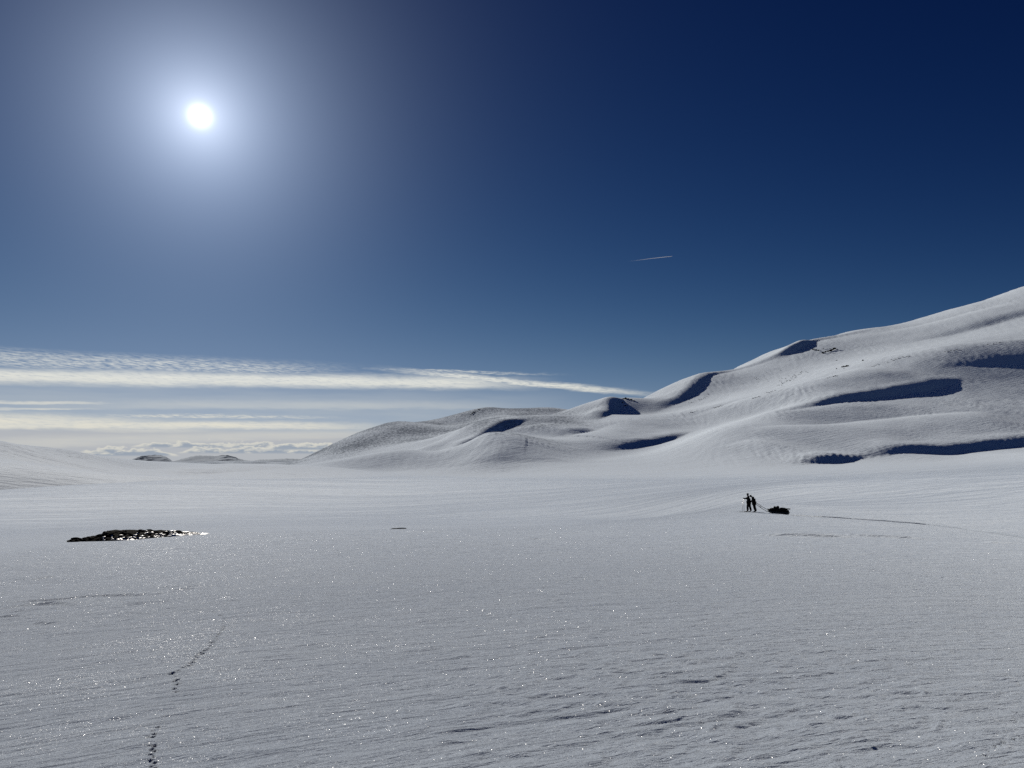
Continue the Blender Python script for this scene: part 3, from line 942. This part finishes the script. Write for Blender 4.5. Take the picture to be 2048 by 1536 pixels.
# frozen melt-water and snow clinging between the stones and along the foot
icev, icef = [], []
for i in range(130):
    px = 205 + 205 * rng.random() ** .75
    foot = rng.random() < .5
    f = rng.uniform(-.05, .22) if foot else rng.uniform(.1, .9) * (1 if px > 270 else .5)
    th, r, x, y, z, full = patch_point(px, max(f, 0))
    n0 = len(icev); a = rng.uniform(.12, .42) * (1 if foot else .6); b = rng.uniform(.10, .24); k = 9
    hh = rng.uniform(.012, .035) + (.01 if foot else .03)
    for j in range(k):
        t_ = 2 * math.pi * j / k; q = rng.uniform(.7, 1.2)
        icev.append((x - OX + a * q * math.cos(t_), y - OY + b * 2 * q * math.sin(t_), z - OZ - .04))
    for j in range(k):
        t_ = 2 * math.pi * j / k; q = rng.uniform(.5, .75)
        icev.append((x - OX + a * q * math.cos(t_), y - OY + b * 2 * q * math.sin(t_), z - OZ + hh * rng.uniform(.6, 1)))
    icev.append((x - OX, y - OY + .05, z - OZ + hh))
    for j in range(k):
        j2 = (j + 1) % k
        icef.append((n0 + j, n0 + j2, n0 + k + j2, n0 + k + j)); icef.append((n0 + k + j, n0 + k + j2, n0 + 2 * k))
ice = link_mesh('ice_crust', icev, icef, M_ICE, outcrop)
ice['kind'] = 'stuff'

# the single small stone on the crest
th, rc = crest_point(796)
x, y = math.sin(th) * rc, math.cos(th) * rc
sl = thing('rock_slab', 'small thin dark rock slab poking through the snow, alone right of the rock outcrop', 'rock', (x, y, float(near_ground([x], [y])[0])))
put_rock(sl, -.2, 0, .03, .34, .3, .13, .2, 1); put_rock(sl, .22, .05, .05, .42, .3, .12, -.1, 3); put_rock(sl, -.5, -.02, .0, .16, .14, .09, .5, 5)


# ------------------------------------------------------------------ rocks on the mountain
def mountain_point(px, py):
    g = ground_hit(px, py, smooth_ground)
    if g is None: return None
    x, y = g
    k = (np.abs(x1 - x) < 12) & (np.abs(y1 - y) < 12)
    if not k.any(): return x, y, float(smooth_ground([x], [y])[0])
    i = np.where(k)[0]; j = i[np.argmin((x1[i] - x) ** 2 + (y1[i] - y) ** 2)]
    return x, y, float(z1[j])


def rock_group(name, label, cat, pts, seed):
    rng = random.Random(seed); root = None
    for (px, py, w, h) in pts:
        g = mountain_point(px, py + h * .5)
        if g is None: continue
        x, y, z = g; R_ = math.hypot(x, y); s = R_ / FPX
        if root is None: root = thing(name, label, cat, (x, y, z)); o0 = (x, y, z)
        put_rock(root, x - o0[0], y - o0[1], z - o0[2] + h * s * .3, w * s * .5, w * s * .4, h * s * .75, -math.atan2(x, y) + rng.uniform(-.3, .3), rng.randrange(8))
    return root


rock_group('rock_band', 'broken black rock band below the snow lip high on the right mountain', 'rocks',
           [(1627, 699, 6, 3), (1632, 699.5, 5, 3), (1637, 702, 4, 2.5), (1646, 705, 5, 4), (1651, 704, 4, 3), (1656, 703, 6, 4), (1661, 700, 6, 4.5), (1665, 698.5, 6, 5), (1669, 697.5, 6, 4), (1674, 696.5, 4, 3),
            (1640, 700.5, 3, 2), (1654, 698, 3, 2), (1647, 698, 3, 2), (1660, 696.5, 3, 2)], 1)
rock_group('rock_cluster', 'small cluster of dark stones on the slope below the rock band', 'rocks',
           [(1684, 733, 3, 3), (1687, 732, 3, 4), (1690, 731.5, 4, 4), (1693, 731, 3, 4), (1696, 730.5, 3, 3), (1688, 735, 3, 2)], 2)
for (px, py, w, h, lab) in ((1673, 719, 4, 3, 'lone dark boulder on the snow slope directly below the rock band'),
                            (1673, 736.5, 3, 2.5, 'lone small stone just left of the stone cluster on the mountain'),
                            (1726, 720.5, 4, 4, 'lone dark boulder right of the stone cluster, at the end of a small snow lip')):
    rock_group('boulder', lab, 'boulder', [(px, py, w, h)], int(px))
rock_group('summit_rocks', 'black rocks capping the small snow knob where the skyline dips', 'rocks',
           [(1247, 797.5, 5, 3), (1251, 796, 6, 5), (1256, 797, 6, 3), (1262, 799, 7, 2.5), (1268, 801, 7, 2), (1246, 805, 4, 4), (1250, 811, 4, 3), (1253, 809, 5, 3)], 5)
rng = random.Random(9)
pts = []
for i in range(46):
    f = rng.random(); pts.append((1560 + 48 * f + rng.gauss(0, 3.5), 768 - 27 * f + rng.gauss(0, 3.0), rng.uniform(1.2, 2.6), rng.uniform(.9, 1.7)))
rock_group('scree', 'diagonal strip of small scattered stones on the slope left below the rock band', 'stones', pts, 9)
pts = []
for i in range(22):
    f = rng.random(); pts.append((1376 + 40 * f + rng.gauss(0, 3), 806 - 14 * f + rng.gauss(0, 2.2), rng.uniform(1.2, 2.4), rng.uniform(.8, 1.5)))
rock_group('scree', 'sparse stones below the first blue hollow of the mountain skyline', 'stones', pts, 10)
pts = []
for i in range(18):
    pts.append((1505 + rng.uniform(0, 60), 756 + rng.gauss(0, 6), rng.uniform(1, 2.2), rng.uniform(.8, 1.4)))
rock_group('scree', 'few thinly scattered stones on the slope left of the diagonal stone strip', 'stones', pts, 11)
pts = []
for (a, b, c, d) in ((1505, 797, 1520, 793), (1530, 787, 1550, 781), (1655, 756, 1675, 751), (1737, 734, 1755, 729), (1775, 723, 1795, 717), (1797, 716, 1818, 712), (1890, 704, 1920, 699), (1975, 689, 2005, 684), (1428, 816, 1444, 811), (1378, 826, 1392, 822)):
    for i in range(6):
        f = i / 5; pts.append((a + (c - a) * f, b + (d - b) * f + rng.uniform(-.6, .6), rng.uniform(2.5, 4), rng.uniform(.8, 1.4)))
rock_group('stone_ledge', 'broken line of dark stones along the long slope break across the mountain', 'rocks', pts, 12)
pts = [(941 + i * 3.2 + rng.uniform(-1, 1), 829 - i * 2.0 + rng.uniform(-.6, .6), 4, 2) for i in range(7)]
rock_group('skyline_rocks', 'dark rocks on the far skyline step left of the snow hill top', 'rocks', pts, 13)

# ------------------------------------------------------------------ far hills beyond the valley
def far_material():
    m = bpy.data.materials.new('far_rock_and_snow'); m.use_nodes = True
    t = NT(m.node_tree); b = t.n['Principled BSDF']
    g = t.n.new('ShaderNodeNewGeometry'); P = g.outputs['Position']
    x, y, z = t.xyz(P)
    n_ = t.noise(t.comb(t.m('MULTIPLY', x, .012), t.m('MULTIPLY', y, .004), t.m('MULTIPLY', z, .05)), 1.0, 6, .68)
    at = t.n.new('ShaderNodeAttribute'); at.attribute_name = 'bare'
    f = t.step(t.m('ADD', n_, t.m('MULTIPLY', at.outputs['Fac'], .5)), .62, .82)
    t.l.new(t.mixc(f, (.60, .67, .75), (.028, .045, .085)), b.inputs['Base Color'])
    b.inputs['Roughness'].default_value = .9; b.inputs['Specular IOR Level'].default_value = .0
    return m


M_FAR = far_material()


def far_hill(name, prof, r0, depth, bare, seed, base_y=934):
    """a hill with skyline profile prof (photo pixels) at distance r0"""
    xs = np.arange(prof[0][0], prof[-1][0] + .01, 1.0)
    ys = np.interp(xs, [p[0] for p in prof], [p[1] for p in prof])
    ys = ys + 1.1 * pnoise(xs / 6.0, xs * 0 + seed, seed + 5) + .7 * pnoise(xs / 2.5, xs * 0 + seed, seed + 6)
    a, b, c = rays(xs, ys); th = np.arctan2(a, b); top = EYE + c / np.hypot(a, b) * r0
    _, b2, c2 = rays(xs, np.full_like(xs, base_y)); bot = EYE + c2 / np.hypot(a, b2) * r0 - 10
    nj = 26; V_ = []; B_ = []
    for j in range(nj):
        f = j / (nj - 1) * 2 - 1
        r = r0 + f * depth
        sh = (1 - abs(f) ** 1.4)
        for i in range(len(xs)):
            x = math.sin(th[i]) * r; y = math.cos(th[i]) * r
            n_ = float(pnoise(np.array([x / 130]), np.array([y / 420]), seed)[0]) + .5 * float(pnoise(np.array([x / 50]), np.array([y / 180]), seed + 1)[0])
            V_.append((x, y, bot[i] + (top[i] - bot[i]) * sh * (1 + (.22 * n_ if abs(f) > .05 else 0))))
            B_.append(float(np.interp(xs[i], [p[0] for p in bare], [p[1] for p in bare])) * (1 if f < .3 else .6) + .3 * n_)
    n = len(xs); F_ = [(j * n + i, j * n + i + 1, (j + 1) * n + i + 1, (j + 1) * n + i) for j in range(nj - 1) for i in range(n - 1)]
    o = link_mesh(name, V_, F_, M_FAR)
    at = o.data.attributes.new('bare', 'FLOAT', 'POINT'); at.data.foreach_set('value', np.array(B_, np.float32))
    o['kind'] = 'structure'
    return o


far_hill('distant_mountain', [(258, 925), (264, 919), (275, 914.5), (285, 911.5), (298, 910.5), (310, 909.5), (322, 910), (332, 913), (340, 918), (350, 927)], 7600, 700, [(258, .5), (300, .36), (330, .3), (350, .0)], 201)
far_hill('distant_mountain', [(322, 929), (335, 925), (352, 921), (366, 917), (380, 913.5), (392, 911), (405, 911.5), (420, 911), (432, 912), (444, 910), (456, 910), (466, 913), (476, 917), (490, 920), (520, 924), (545, 930)],
         6400, 900, [(322, .1), (380, .05), (400, -.1), (430, .25), (450, .45), (470, .35), (500, .25), (545, .1)], 211)
far_hill('distant_mountain', [(495, 924), (520, 919), (545, 918.5), (570, 917), (600, 918), (640, 921), (680, 926)], 5200, 700, [(495, .05), (680, .25)], 221)

# ------------------------------------------------------------------ skiers, skis, poles, sled
R_SK = 73.5
LEFT_X, RIGHT_X = 1498.0, 1507.5       # photo columns of the two skiers


def place(px, r=R_SK):
    x, y, z = at_ground(px, r)
    return np.array((x, y, z))


# direction of travel: to the left across the view
PA = place(1440); PB = place(1600)
TR = PB - PA; HEAD = math.atan2(-(TR[1]), -(TR[0]))      # heading (towards the left) about z


def person(label, px, pose):
    p = place(px)
    root = thing('person', label, 'person', tuple(p), HEAD)
    # local frame: +x forward (travel), +y the body's left, z up
    J = pose
    order = ['pelvis', 'waist', 'chest', 'neck', 'head', 'crown', 'hip_l', 'knee_l', 'ankle_l', 'toe_l', 'hip_r', 'knee_r', 'ankle_r', 'toe_r',
             'sho_l', 'elb_l', 'wri_l', 'sho_r', 'elb_r', 'wri_r', 'nose']
    ix = {k: i for i, k in enumerate(order)}
    E_ = [('pelvis', 'waist'), ('waist', 'chest'), ('chest', 'neck'), ('neck', 'head'), ('head', 'crown'), ('head', 'nose'), ('pelvis', 'hip_l'), ('hip_l', 'knee_l'), ('knee_l', 'ankle_l'), ('ankle_l', 'toe_l'),
          ('pelvis', 'hip_r'), ('hip_r', 'knee_r'), ('knee_r', 'ankle_r'), ('ankle_r', 'toe_r'), ('chest', 'sho_l'), ('sho_l', 'elb_l'), ('elb_l', 'wri_l'), ('chest', 'sho_r'), ('sho_r', 'elb_r'), ('elb_r', 'wri_r')]
    rad = dict(pelvis=.12, waist=.12, chest=.13, neck=.06, head=.095, crown=.07, nose=.02, hip_l=.085, hip_r=.085, knee_l=.058, knee_r=.058, ankle_l=.042, ankle_r=.042, toe_l=.035, toe_r=.035,
               sho_l=.06, sho_r=.06, elb_l=.045, elb_r=.045, wri_l=.032, wri_r=.032)
    skin_obj('body', [J[k] for k in order], [(ix[a], ix[b]) for a, b in E_], [rad[k] for k in order], M_SKIN, root)
    up = ['waist', 'chest', 'neck', 'sho_l', 'elb_l', 'wri_l', 'sho_r', 'elb_r', 'wri_r', 'pelvis']
    iu = {k: i for i, k in enumerate(up)}
    ru = dict(waist=.20, chest=.215, neck=.10, sho_l=.115, elb_l=.088, wri_l=.07, sho_r=.115, elb_r=.088, wri_r=.07, pelvis=.20)
    skin_obj('jacket', [J[k] for k in up], [(iu[a], iu[b]) for a, b in (('pelvis', 'waist'), ('waist', 'chest'), ('chest', 'neck'), ('chest', 'sho_l'), ('sho_l', 'elb_l'), ('elb_l', 'wri_l'), ('chest', 'sho_r'), ('sho_r', 'elb_r'), ('elb_r', 'wri_r'))],
             [ru[k] for k in up], pose.get('jacket', M_JACKET), root)
    lo = ['pelvis', 'hip_l', 'knee_l', 'ankle_l', 'hip_r', 'knee_r', 'ankle_r']
    il = {k: i for i, k in enumerate(lo)}
    rl = dict(pelvis=.18, hip_l=.14, knee_l=.11, ankle_l=.105, hip_r=.14, knee_r=.11, ankle_r=.105)
    skin_obj('trousers', [J[k] for k in lo], [(il[a], il[b]) for a, b in (('pelvis', 'hip_l'), ('hip_l', 'knee_l'), ('knee_l', 'ankle_l'), ('pelvis', 'hip_r'), ('hip_r', 'knee_r'), ('knee_r', 'ankle_r'))], [rl[k] for k in lo], M_TROUSER, root)
    hd = np.array(J['head']); cr = np.array(J['crown']); upv = (cr - hd) / np.linalg.norm(cr - hd)
    skin_obj('hat', [tuple(hd + upv * .0), tuple(hd + upv * .09), tuple(hd + upv * .155)], [(0, 1), (1, 2)], [.145, .135, .06], M_HAT, root)
    fwd = np.array(J['nose']) - hd; fwd -= upv * (fwd @ upv); fwd /= np.linalg.norm(fwd); sd = np.cross(upv, fwd)
    for s_ in (-1, 1):
        e = hd + fwd * .088 + sd * .034 * s_ + upv * .012
        v, f = tube([e - fwd * .008, e, e + fwd * .008], [.004, .011, .004], 6)
        link_mesh('eye', v, f, M_STRAP, root)
    for side in ('l', 'r'):
        a = np.array(J['ankle_' + side]); tt = np.array(J['toe_' + side])
        skin_obj('boot', [tuple(a + (0, 0, .14)), tuple(a), tuple((a + tt) / 2 - (0, 0, .02)), tuple(tt), tuple(a + (a - tt) * .25 - (0, 0, .035))], [(0, 1), (1, 2), (2, 3), (1, 4)], [.075, .07, .058, .05, .05], M_BOOT, root, 1)
        w = np.array(J['wri_' + side]); e = np.array(J['elb_' + side]); d = (w - e) / np.linalg.norm(w - e)
        gr = np.array(J.get('curl_' + side, (0, 0, -1.0)))
        gr = gr - d * (gr @ d); gr = gr / np.linalg.norm(gr); ac = np.cross(d, gr)
        vs = [tuple(w - d * .03), tuple(w + d * .055)]; ed = [(0, 1)]; rr_ = [.042, (.045, .03)]
        gl = skin_obj('glove', vs, ed, rr_, M_STRAP, root)
        for q, (off, ln) in enumerate(((-.033, .07), (-.011, .082), (.011, .078), (.033, .062))):
            b0 = w + d * .07 + ac * off
            tube_obj('finger', [b0 - d * .03, b0 + d * ln * .45, b0 + d * ln * .6 + gr * ln * .45, b0 + d * ln * .25 + gr * ln * .75], [.012, .0125, .0115, .008], M_STRAP, gl, 6)
        tb = w + d * .02 + ac * .035 * (1 if side == 'r' else -1)
        tube_obj('thumb', [tb - d * .01, tb + d * .035 + gr * .03, tb + d * .05 + gr * .055], [.014, .0135, .010], M_STRAP, gl, 6)
    return root, p


# leader: upright, both arms held forward over planted poles
POSE_A = dict(pelvis=(-.02, 0, .98), waist=(-.02, 0, 1.13), chest=(.0, 0, 1.36), neck=(.02, 0, 1.54), head=(.06, 0, 1.68), crown=(.055, 0, 1.76), nose=(.165, .0, 1.665),
              hip_l=(.02, .11, .93), knee_l=(.12, .13, .52), ankle_l=(.10, .13, .15), toe_l=(.27, .14, .075),
              hip_r=(-.04, -.11, .93), knee_r=(-.10, -.13, .52), ankle_r=(-.20, -.13, .15), toe_r=(-.03, -.14, .075),
              sho_l=(.02, .20, 1.45), elb_l=(.22, .27, 1.32), wri_l=(.40, .20, 1.34), sho_r=(.0, -.20, 1.45), elb_r=(.18, -.26, 1.30), wri_r=(.34, -.18, 1.31), jacket=M_JACKET)
# the second skier: leaning forward, head bowed, one hand at the leader's back
POSE_B = dict(pelvis=(-.06, 0, .95), waist=(-.06, 0, 1.09), chest=(-.01, 0, 1.31), neck=(.08, 0, 1.46), head=(.20, 0, 1.53), crown=(.255, 0, 1.59), nose=(.29, 0, 1.46),
              hip_l=(-.04, .11, .90), knee_l=(-.05, .12, .50), ankle_l=(-.17, .13, .15), toe_l=(.0, .14, .075),
              hip_r=(-.08, -.11, .90), knee_r=(-.10, -.12, .50), ankle_r=(-.22, -.13, .15), toe_r=(-.05, -.14, .075),
              sho_l=(.02, .20, 1.39), elb_l=(.10, .25, 1.12), wri_l=(.32, .16, 1.04), sho_r=(.0, -.20, 1.39), elb_r=(.06, -.25, 1.10), wri_r=(.29, -.16, 1.00), jacket=M_JACKET2)
PERS_A, pa = person('person in dark clothes standing upright on skis, leaning hands forward on two planted poles', LEFT_X, POSE_A)
PERS_B, pb = person('person in dark clothes bowing their head behind the first, harnessed to the loaded sled', RIGHT_X, POSE_B)
ca, sa = math.cos(HEAD), math.sin(HEAD)


def world(p0, q):
    return np.array((p0[0] + q[0] * ca - q[1] * sa, p0[1] + q[0] * sa + q[1] * ca, p0[2] + q[2]))


# poles: planted in the snow ahead of the first skier
for side, foot, lab in (('l', (.62, .26), 'ski pole in the left hand of the upright skier, planted in the snow ahead'),
                        ('r', (.46, -.22), 'ski pole in the right hand of the upright skier, planted beside the other pole')):
    hnd = world(pa, np.array(POSE_A['wri_' + side]) + (.09, 0, .03))
    ft = world(pa, (foot[0], foot[1], 0)); ft[2] = float(near_ground([ft[0]], [ft[1]])[0]) - .03
    root = thing('ski_pole', lab, 'ski pole', tuple(ft), 0, 'ski poles of the upright skier')
    d = hnd - ft; L_ = np.linalg.norm(d); d /= L_
    tube_obj('shaft', [(0, 0, 0), tuple(d * .1), tuple(d * (L_ - .1))], [.006, .014, .015], M_METAL, root)
    tube_obj('grip', [tuple(d * (L_ - .11)), tuple(d * (L_ - .04)), tuple(d * (L_ + .05))], [.016, .019, .021], M_STRAP, root)
    tube_obj('basket', [tuple(d * .075), tuple(d * .085), tuple(d * .095)], [.02, .055, .02], M_STRAP, root, 12)
    e = d * (L_ + .03)
    tube_obj('strap', [tuple(e), tuple(e + (-.03, 0, -.05)), tuple(e + (-.02, .01, -.13)), tuple(e + (.01, 0, -.06)), tuple(e)], [.004] * 5, M_STRAP, root, 5)

# skis
def ski(p0, toe, ank, lab):
    c = (np.array(toe) + np.array(ank)) / 2
    w0 = world(p0, (c[0], c[1], 0)); w0[2] = float(near_ground([w0[0]], [w0[1]])[0]) + .012
    root = thing('ski', lab, 'ski', tuple(w0), HEAD, 'skis under the two skiers')
    prof = [(-.85, .02), (-.80, .004), (-.3, .008), (.0, .012), (.4, .008), (.75, .006), (.92, .045), (1.0, .11)]
    vs, fs = [], []
    for (lx, lz) in prof:
        q = world((0, 0, 0), (0, 0, 0)); wx = w0[0] + lx * ca; wy = w0[1] + lx * sa
        gz = float(near_ground([wx], [wy])[0]) + .012 - w0[2]
        hw = .034 if lx < .9 else .018
        for (yy, zz) in ((-hw, 0), (hw, 0), (hw, .014), (-hw, .014)): vs.append((lx, yy, gz + lz + zz))
    for i in range(len(prof) - 1):
        for k in range(4):
            k2 = (k + 1) % 4; fs.append((i * 4 + k, i * 4 + k2, i * 4 + 4 + k2, i * 4 + 4 + k))
    fs.append((3, 2, 1, 0)); fs.append(tuple(len(vs) - 4 + k for k in range(4)))
    link_mesh('blade', vs, fs, M_SKI, root, False)
    tube_obj('binding', [(.06, 0, .02), (.14, 0, .05), (.22, 0, .03)], [.03, .042, .025], M_METAL, root)
    return root


ski(pa, POSE_A['toe_l'], POSE_A['ankle_l'], 'left ski of the upright skier, tip foremost of all the skis')
ski(pa, POSE_A['toe_r'], POSE_A['ankle_r'], 'right ski of the upright skier, on the viewer\'s far side')
ski(pb, POSE_B['toe_l'], POSE_B['ankle_l'], 'left ski of the bowing skier, nearer the viewer')
ski(pb, POSE_B['toe_r'], POSE_B['ankle_r'], 'right ski of the bowing skier, beyond their left ski')

# the sled (pulk) with its shafts
SX = place(1556.5, R_SK + .6)
S0 = place(1539, R_SK + .5); S1 = place(1575, R_SK + .7)
SH = math.atan2(S0[1] - S1[1], S0[0] - S1[0])
SP = math.atan2(S0[2] - S1[2], math.hypot(S0[0] - S1[0], S0[1] - S1[1]))
pulk = thing('pulk_sled', 'low dark freight sled towed by two shafts behind the bowing skier', 'sled', tuple((S0 + S1) / 2), SH)
pulk.rotation_euler = (0, -SP, SH)
hv, hf = [], []
st = [(-.98, .20, .22, .10), (-.93, .03, .25, .16), (-.6, .0, .27, .17), (.0, .0, .28, .17), (.5, .0, .27, .17), (.78, .03, .23, .18), (.95, .12, .15, .21), (1.0, .19, .08, .22)]
for (lx, bot, hw, side) in st:
    topz = bot + side * 1.35 if lx > -.97 else bot + .10
    for (yy, zz) in ((-hw, topz), (-hw * .92, bot + .04), (-hw * .6, bot), (hw * .6, bot), (hw * .92, bot + .04), (hw, topz), (hw * .94, topz), (hw * .56, bot + .025), (-hw * .56, bot + .025), (-hw * .94, topz)):
        hv.append((lx, yy, zz))
for i in range(len(st) - 1):
    for k in range(10):
        k2 = (k + 1) % 10; hf.append((i * 10 + k, i * 10 + k2, i * 10 + 10 + k2, i * 10 + 10 + k))
hf.append(tuple(range(10))[::-1]); hf.append(tuple(len(hv) - 10 + k for k in range(10)))
link_mesh('hull', hv, hf, M_HULL, pulk)


def lump(name, c, sz, m, parent=None, seed=0, amp=.10):
    bm = bmesh.new(); bmesh.ops.create_icosphere(bm, subdivisions=3, radius=1.0)
    for v in bm.verts:
        p = np.array(v.co); q = np.sign(p) * np.abs(p) ** .72
        n_ = float(pnoise(np.array([p[0] * 2.2 + seed]), np.array([p[1] * 2.2 + p[2] * 2.7]), seed)[0])
        q = q * (1 + amp * n_ * 2)
        v.co = (q[0] * sz[0], q[1] * sz[1], q[2] * sz[2])
    me = bpy.data.meshes.new(name); bm.to_mesh(me); bm.free(); me.materials.append(m)
    me.polygons.foreach_set('use_smooth', [True] * len(me.polygons))
    o = bpy.data.objects.new(name, me); COL.objects.link(o); o.location = c
    if parent: o.parent = parent
    return o


tarp = lump('load_cover', (-.02, 0, .34), (.92, .27, .21), M_BAG, pulk, 3, .07)
for lx in (-.55, -.1, .38, .7):
    tube_obj('strap', [(lx, -.28, .2), (lx, -.27, .42), (lx, -.13, .55), (lx, .13, .55), (lx, .27, .42), (lx, .28, .2)], [.014] * 6, M_STRAP, pulk, 5)
link_mesh('tow_bracket', *tube([(.93, -.16, .24), (1.0, -.1, .26), (1.0, .1, .26), (.93, .16, .24)], [.016] * 4, 6), M_METAL, pulk)
# shafts run from the sled's nose to the harness at the hips of the second skier
import mathutils
bpy.context.view_layer.update()
inv = (mathutils.Matrix.Translation(pulk.location) @ pulk.rotation_euler.to_matrix().to_4x4()).inverted()
for s_, dz in ((.17, .05), (-.17, -.14)):
    hip = inv @ mathutils.Vector(world(pb, (-.30, s_, .86 + dz)))
    a = np.array((.98, s_ * .8, .25 + dz)); b = np.array(hip)
    m1 = a + (b - a) * .5 + (0, 0, -.03)
    sh = tube_obj('tow_shaft', [tuple(a), tuple(m1), tuple(b)], [.023, .023, .021], M_STRAP, pulk, 6)
    if s_ < 0:
        q0 = a + (b - a) * .68; d = (b - a) / np.linalg.norm(b - a)
        tube_obj('shaft_joint', [tuple(q0 - d * .10), tuple(q0), tuple(q0 + d * .10)], [.025, .055, .022], M_STRAP, sh, 8)
    tube_obj('harness_clip', [tuple(b - (.05, 0, 0)), tuple(b), tuple(b + (.04, 0, .02))], [.016, .024, .016], M_STRAP, sh, 6)


def load(name, lab, cat, c, sz, m, seed, group=None):
    w = (mathutils.Matrix.Translation(pulk.location) @ pulk.rotation_euler.to_matrix().to_4x4()) @ mathutils.Vector(c)
    o = thing(name, lab, cat, tuple(w), 0, group); o.rotation_euler = pulk.rotation_euler
    lump('bag_body', (0, 0, 0), sz, m, o, seed, .09)
    for k in (-.45, .45):
        r = [(k * sz[0], sz[1] * 1.02 * math.cos(t_), sz[2] * 1.03 * math.sin(t_)) for t_ in np.linspace(0, 2 * math.pi, 11)]
        tube_obj('strap', r, [.010] * 11, M_STRAP, o, 4)
    return o


load('duffel_bag', 'rounded dark bag, the foremost of the two lumps on the sled load', 'bag', (.36, .03, .585), (.13, .16, .11), M_BAG2, 21, 'bags on the sled')
load('stuff_sack', 'taller dark sack behind the foremost bag, highest point of the sled load', 'bag', (.09, -.02, .61), (.14, .15, .14), M_BAG, 22, 'bags on the sled')
load('duffel_bag', 'long low dark bag strapped on the rear half of the sled', 'bag', (-.38, .0, .56), (.26, .17, .07), M_BAG, 23, 'bags on the sled')
w = (mathutils.Matrix.Translation(pulk.location) @ pulk.rotation_euler.to_matrix().to_4x4())
rm = thing('rolled_mat', 'rolled sleeping mat lying along the sled with its end sticking out behind', 'mat', tuple(w @ mathutils.Vector((-.70, .10, .53))), 0); rm.rotation_euler = pulk.rotation_euler
tube_obj('roll', [(-.34, 0, .02), (-.33, 0, .02), (.28, 0, 0), (.29, 0, 0)], [.03, .05, .055, .03], M_BAG2, rm, 12)
for k in (-.18, .14): tube_obj('strap', [(k, .0, .012), (k + .03, .0, .01)], [.058, .058], M_STRAP, rm, 12)

# ------------------------------------------------------------------ the ski and sled track: a pressed line with small snow banks
def track_strip(name, pix, width, height, label):
    pts = []
    for (px, py) in pix:
        g = ground_hit(px, py, smooth_ground)
        if g is not None: pts.append(np.array(g))
    P = [];
    for a, b in zip(pts[:-1], pts[1:]):
        n = max(2, int(np.linalg.norm(b - a) / .5))
        for i in range(n): P.append(a + (b - a) * i / n)
    P.append(pts[-1]); P = np.array(P)
    d = np.gradient(P, axis=0); d /= np.linalg.norm(d, axis=1)[:, None] + 1e-9; nrm = np.stack([-d[:, 1], d[:, 0]], 1)
    prof = [(-1.0, -.05), (-.56, .05), (-.48, .95), (-.38, 1.0), (-.28, .15), (.0, .05), (.26, .1), (.32, .9), (.42, .9), (.47, .05), (1.0, -.05)]
    vs = []
    for i, p in enumerate(P):
        h = height * (1 + .5 * float(pnoise(np.array([i * .21]), np.array([.5]), 301)[0]) + .5 * float(pnoise(np.array([i * .83]), np.array([1.5]), 302)[0]))
        h *= (1.0 + 2.2 * (i / len(P)) ** 2) * min(1, i / 4, (len(P) - 1 - i) / 4 + .05)
        off = .12 * float(pnoise(np.array([i * .13]), np.array([3.5]), 303)[0])
        for (o_, z_) in prof:
            q = p + nrm[i] * (o_ * width + off); vs.append((q[0], q[1], z_ * h))
    vs = np.array(vs); vs[:, 2] += near_ground(vs[:, 0], vs[:, 1]) + .012
    k = len(prof); fs = [(i * k + j, i * k + j + 1, (i + 1) * k + j + 1, (i + 1) * k + j) for i in range(len(P) - 1) for j in range(k - 1)]
    o = link_mesh(name, vs, fs, SNOW)
    tag(o, label, 'ski track')
    return o


track_strip('ski_track', [(1577, 1029.5), (1640, 1033), (1700, 1037), (1770, 1042), (1850, 1049), (1930, 1058.5), (1985, 1066), (2048, 1075), (2110, 1084)], .55, .045,
            'thin dark ski and sled track running right from the sled across the snow')

# ------------------------------------------------------------------ vapour trail high in the sky
def contrail():
    m = bpy.data.materials.new('ice_cloud'); m.use_nodes = True
    t = NT(m.node_tree); out = t.n['Material Output']; t.n.remove(t.n['Principled BSDF'])
    tc = t.n.new('ShaderNodeTexCoord'); gx_ = t.xyz(tc.outputs['Generated'])[0]
    a = t.n.new('ShaderNodeBsdfTranslucent'); a.inputs[0].default_value = (.85, .88, .92, 1)
    b = t.n.new('ShaderNodeBsdfDiffuse'); b.inputs[0].default_value = (.85, .88, .92, 1)
    ad = t.n.new('ShaderNodeMixShader'); ad.inputs[0].default_value = .4; t.l.new(a.outputs[0], ad.inputs[1]); t.l.new(b.outputs[0], ad.inputs[2])
    tr = t.n.new('ShaderNodeBsdfTransparent'); mx = t.n.new('ShaderNodeMixShader')
    n_ = t.noise(t.comb(t.m('MULTIPLY', gx_, 30), 0.0, 0.0), 1.0, 3, .6)
    f = t.m('MULTIPLY', t.step(gx_, .0, 1.0, .0, .5), t.step(n_, .15, .6, .7, 1.0))
    t.l.new(f, mx.inputs[0]); t.l.new(tr.outputs[0], mx.inputs[1]); t.l.new(ad.outputs[0], mx.inputs[2]); t.l.new(mx.outputs[0], out.inputs[0])
    P = []; alt = 9800.0
    for (px, py) in ((1252, 523.5), (1275, 520.5), (1300, 517.2), (1325, 514.4), (1343.5, 512.5)):
        x, y, z = (float(v) for v in rays(px, py)); k = alt / z
        P.append((x * k, y * k, alt))
    o0 = np.array(P[0]); P = [tuple(np.array(p) - o0) for p in P]
    v, f_ = tube(P, [15, 14, 13, 12, 10], 8)
    o = link_mesh('contrail', v, f_, m); o.location = tuple(o0)
    tag(o, 'short thin white vapour trail high in the blue sky above the mountain', 'vapour trail')
    o.visible_shadow = True


contrail()
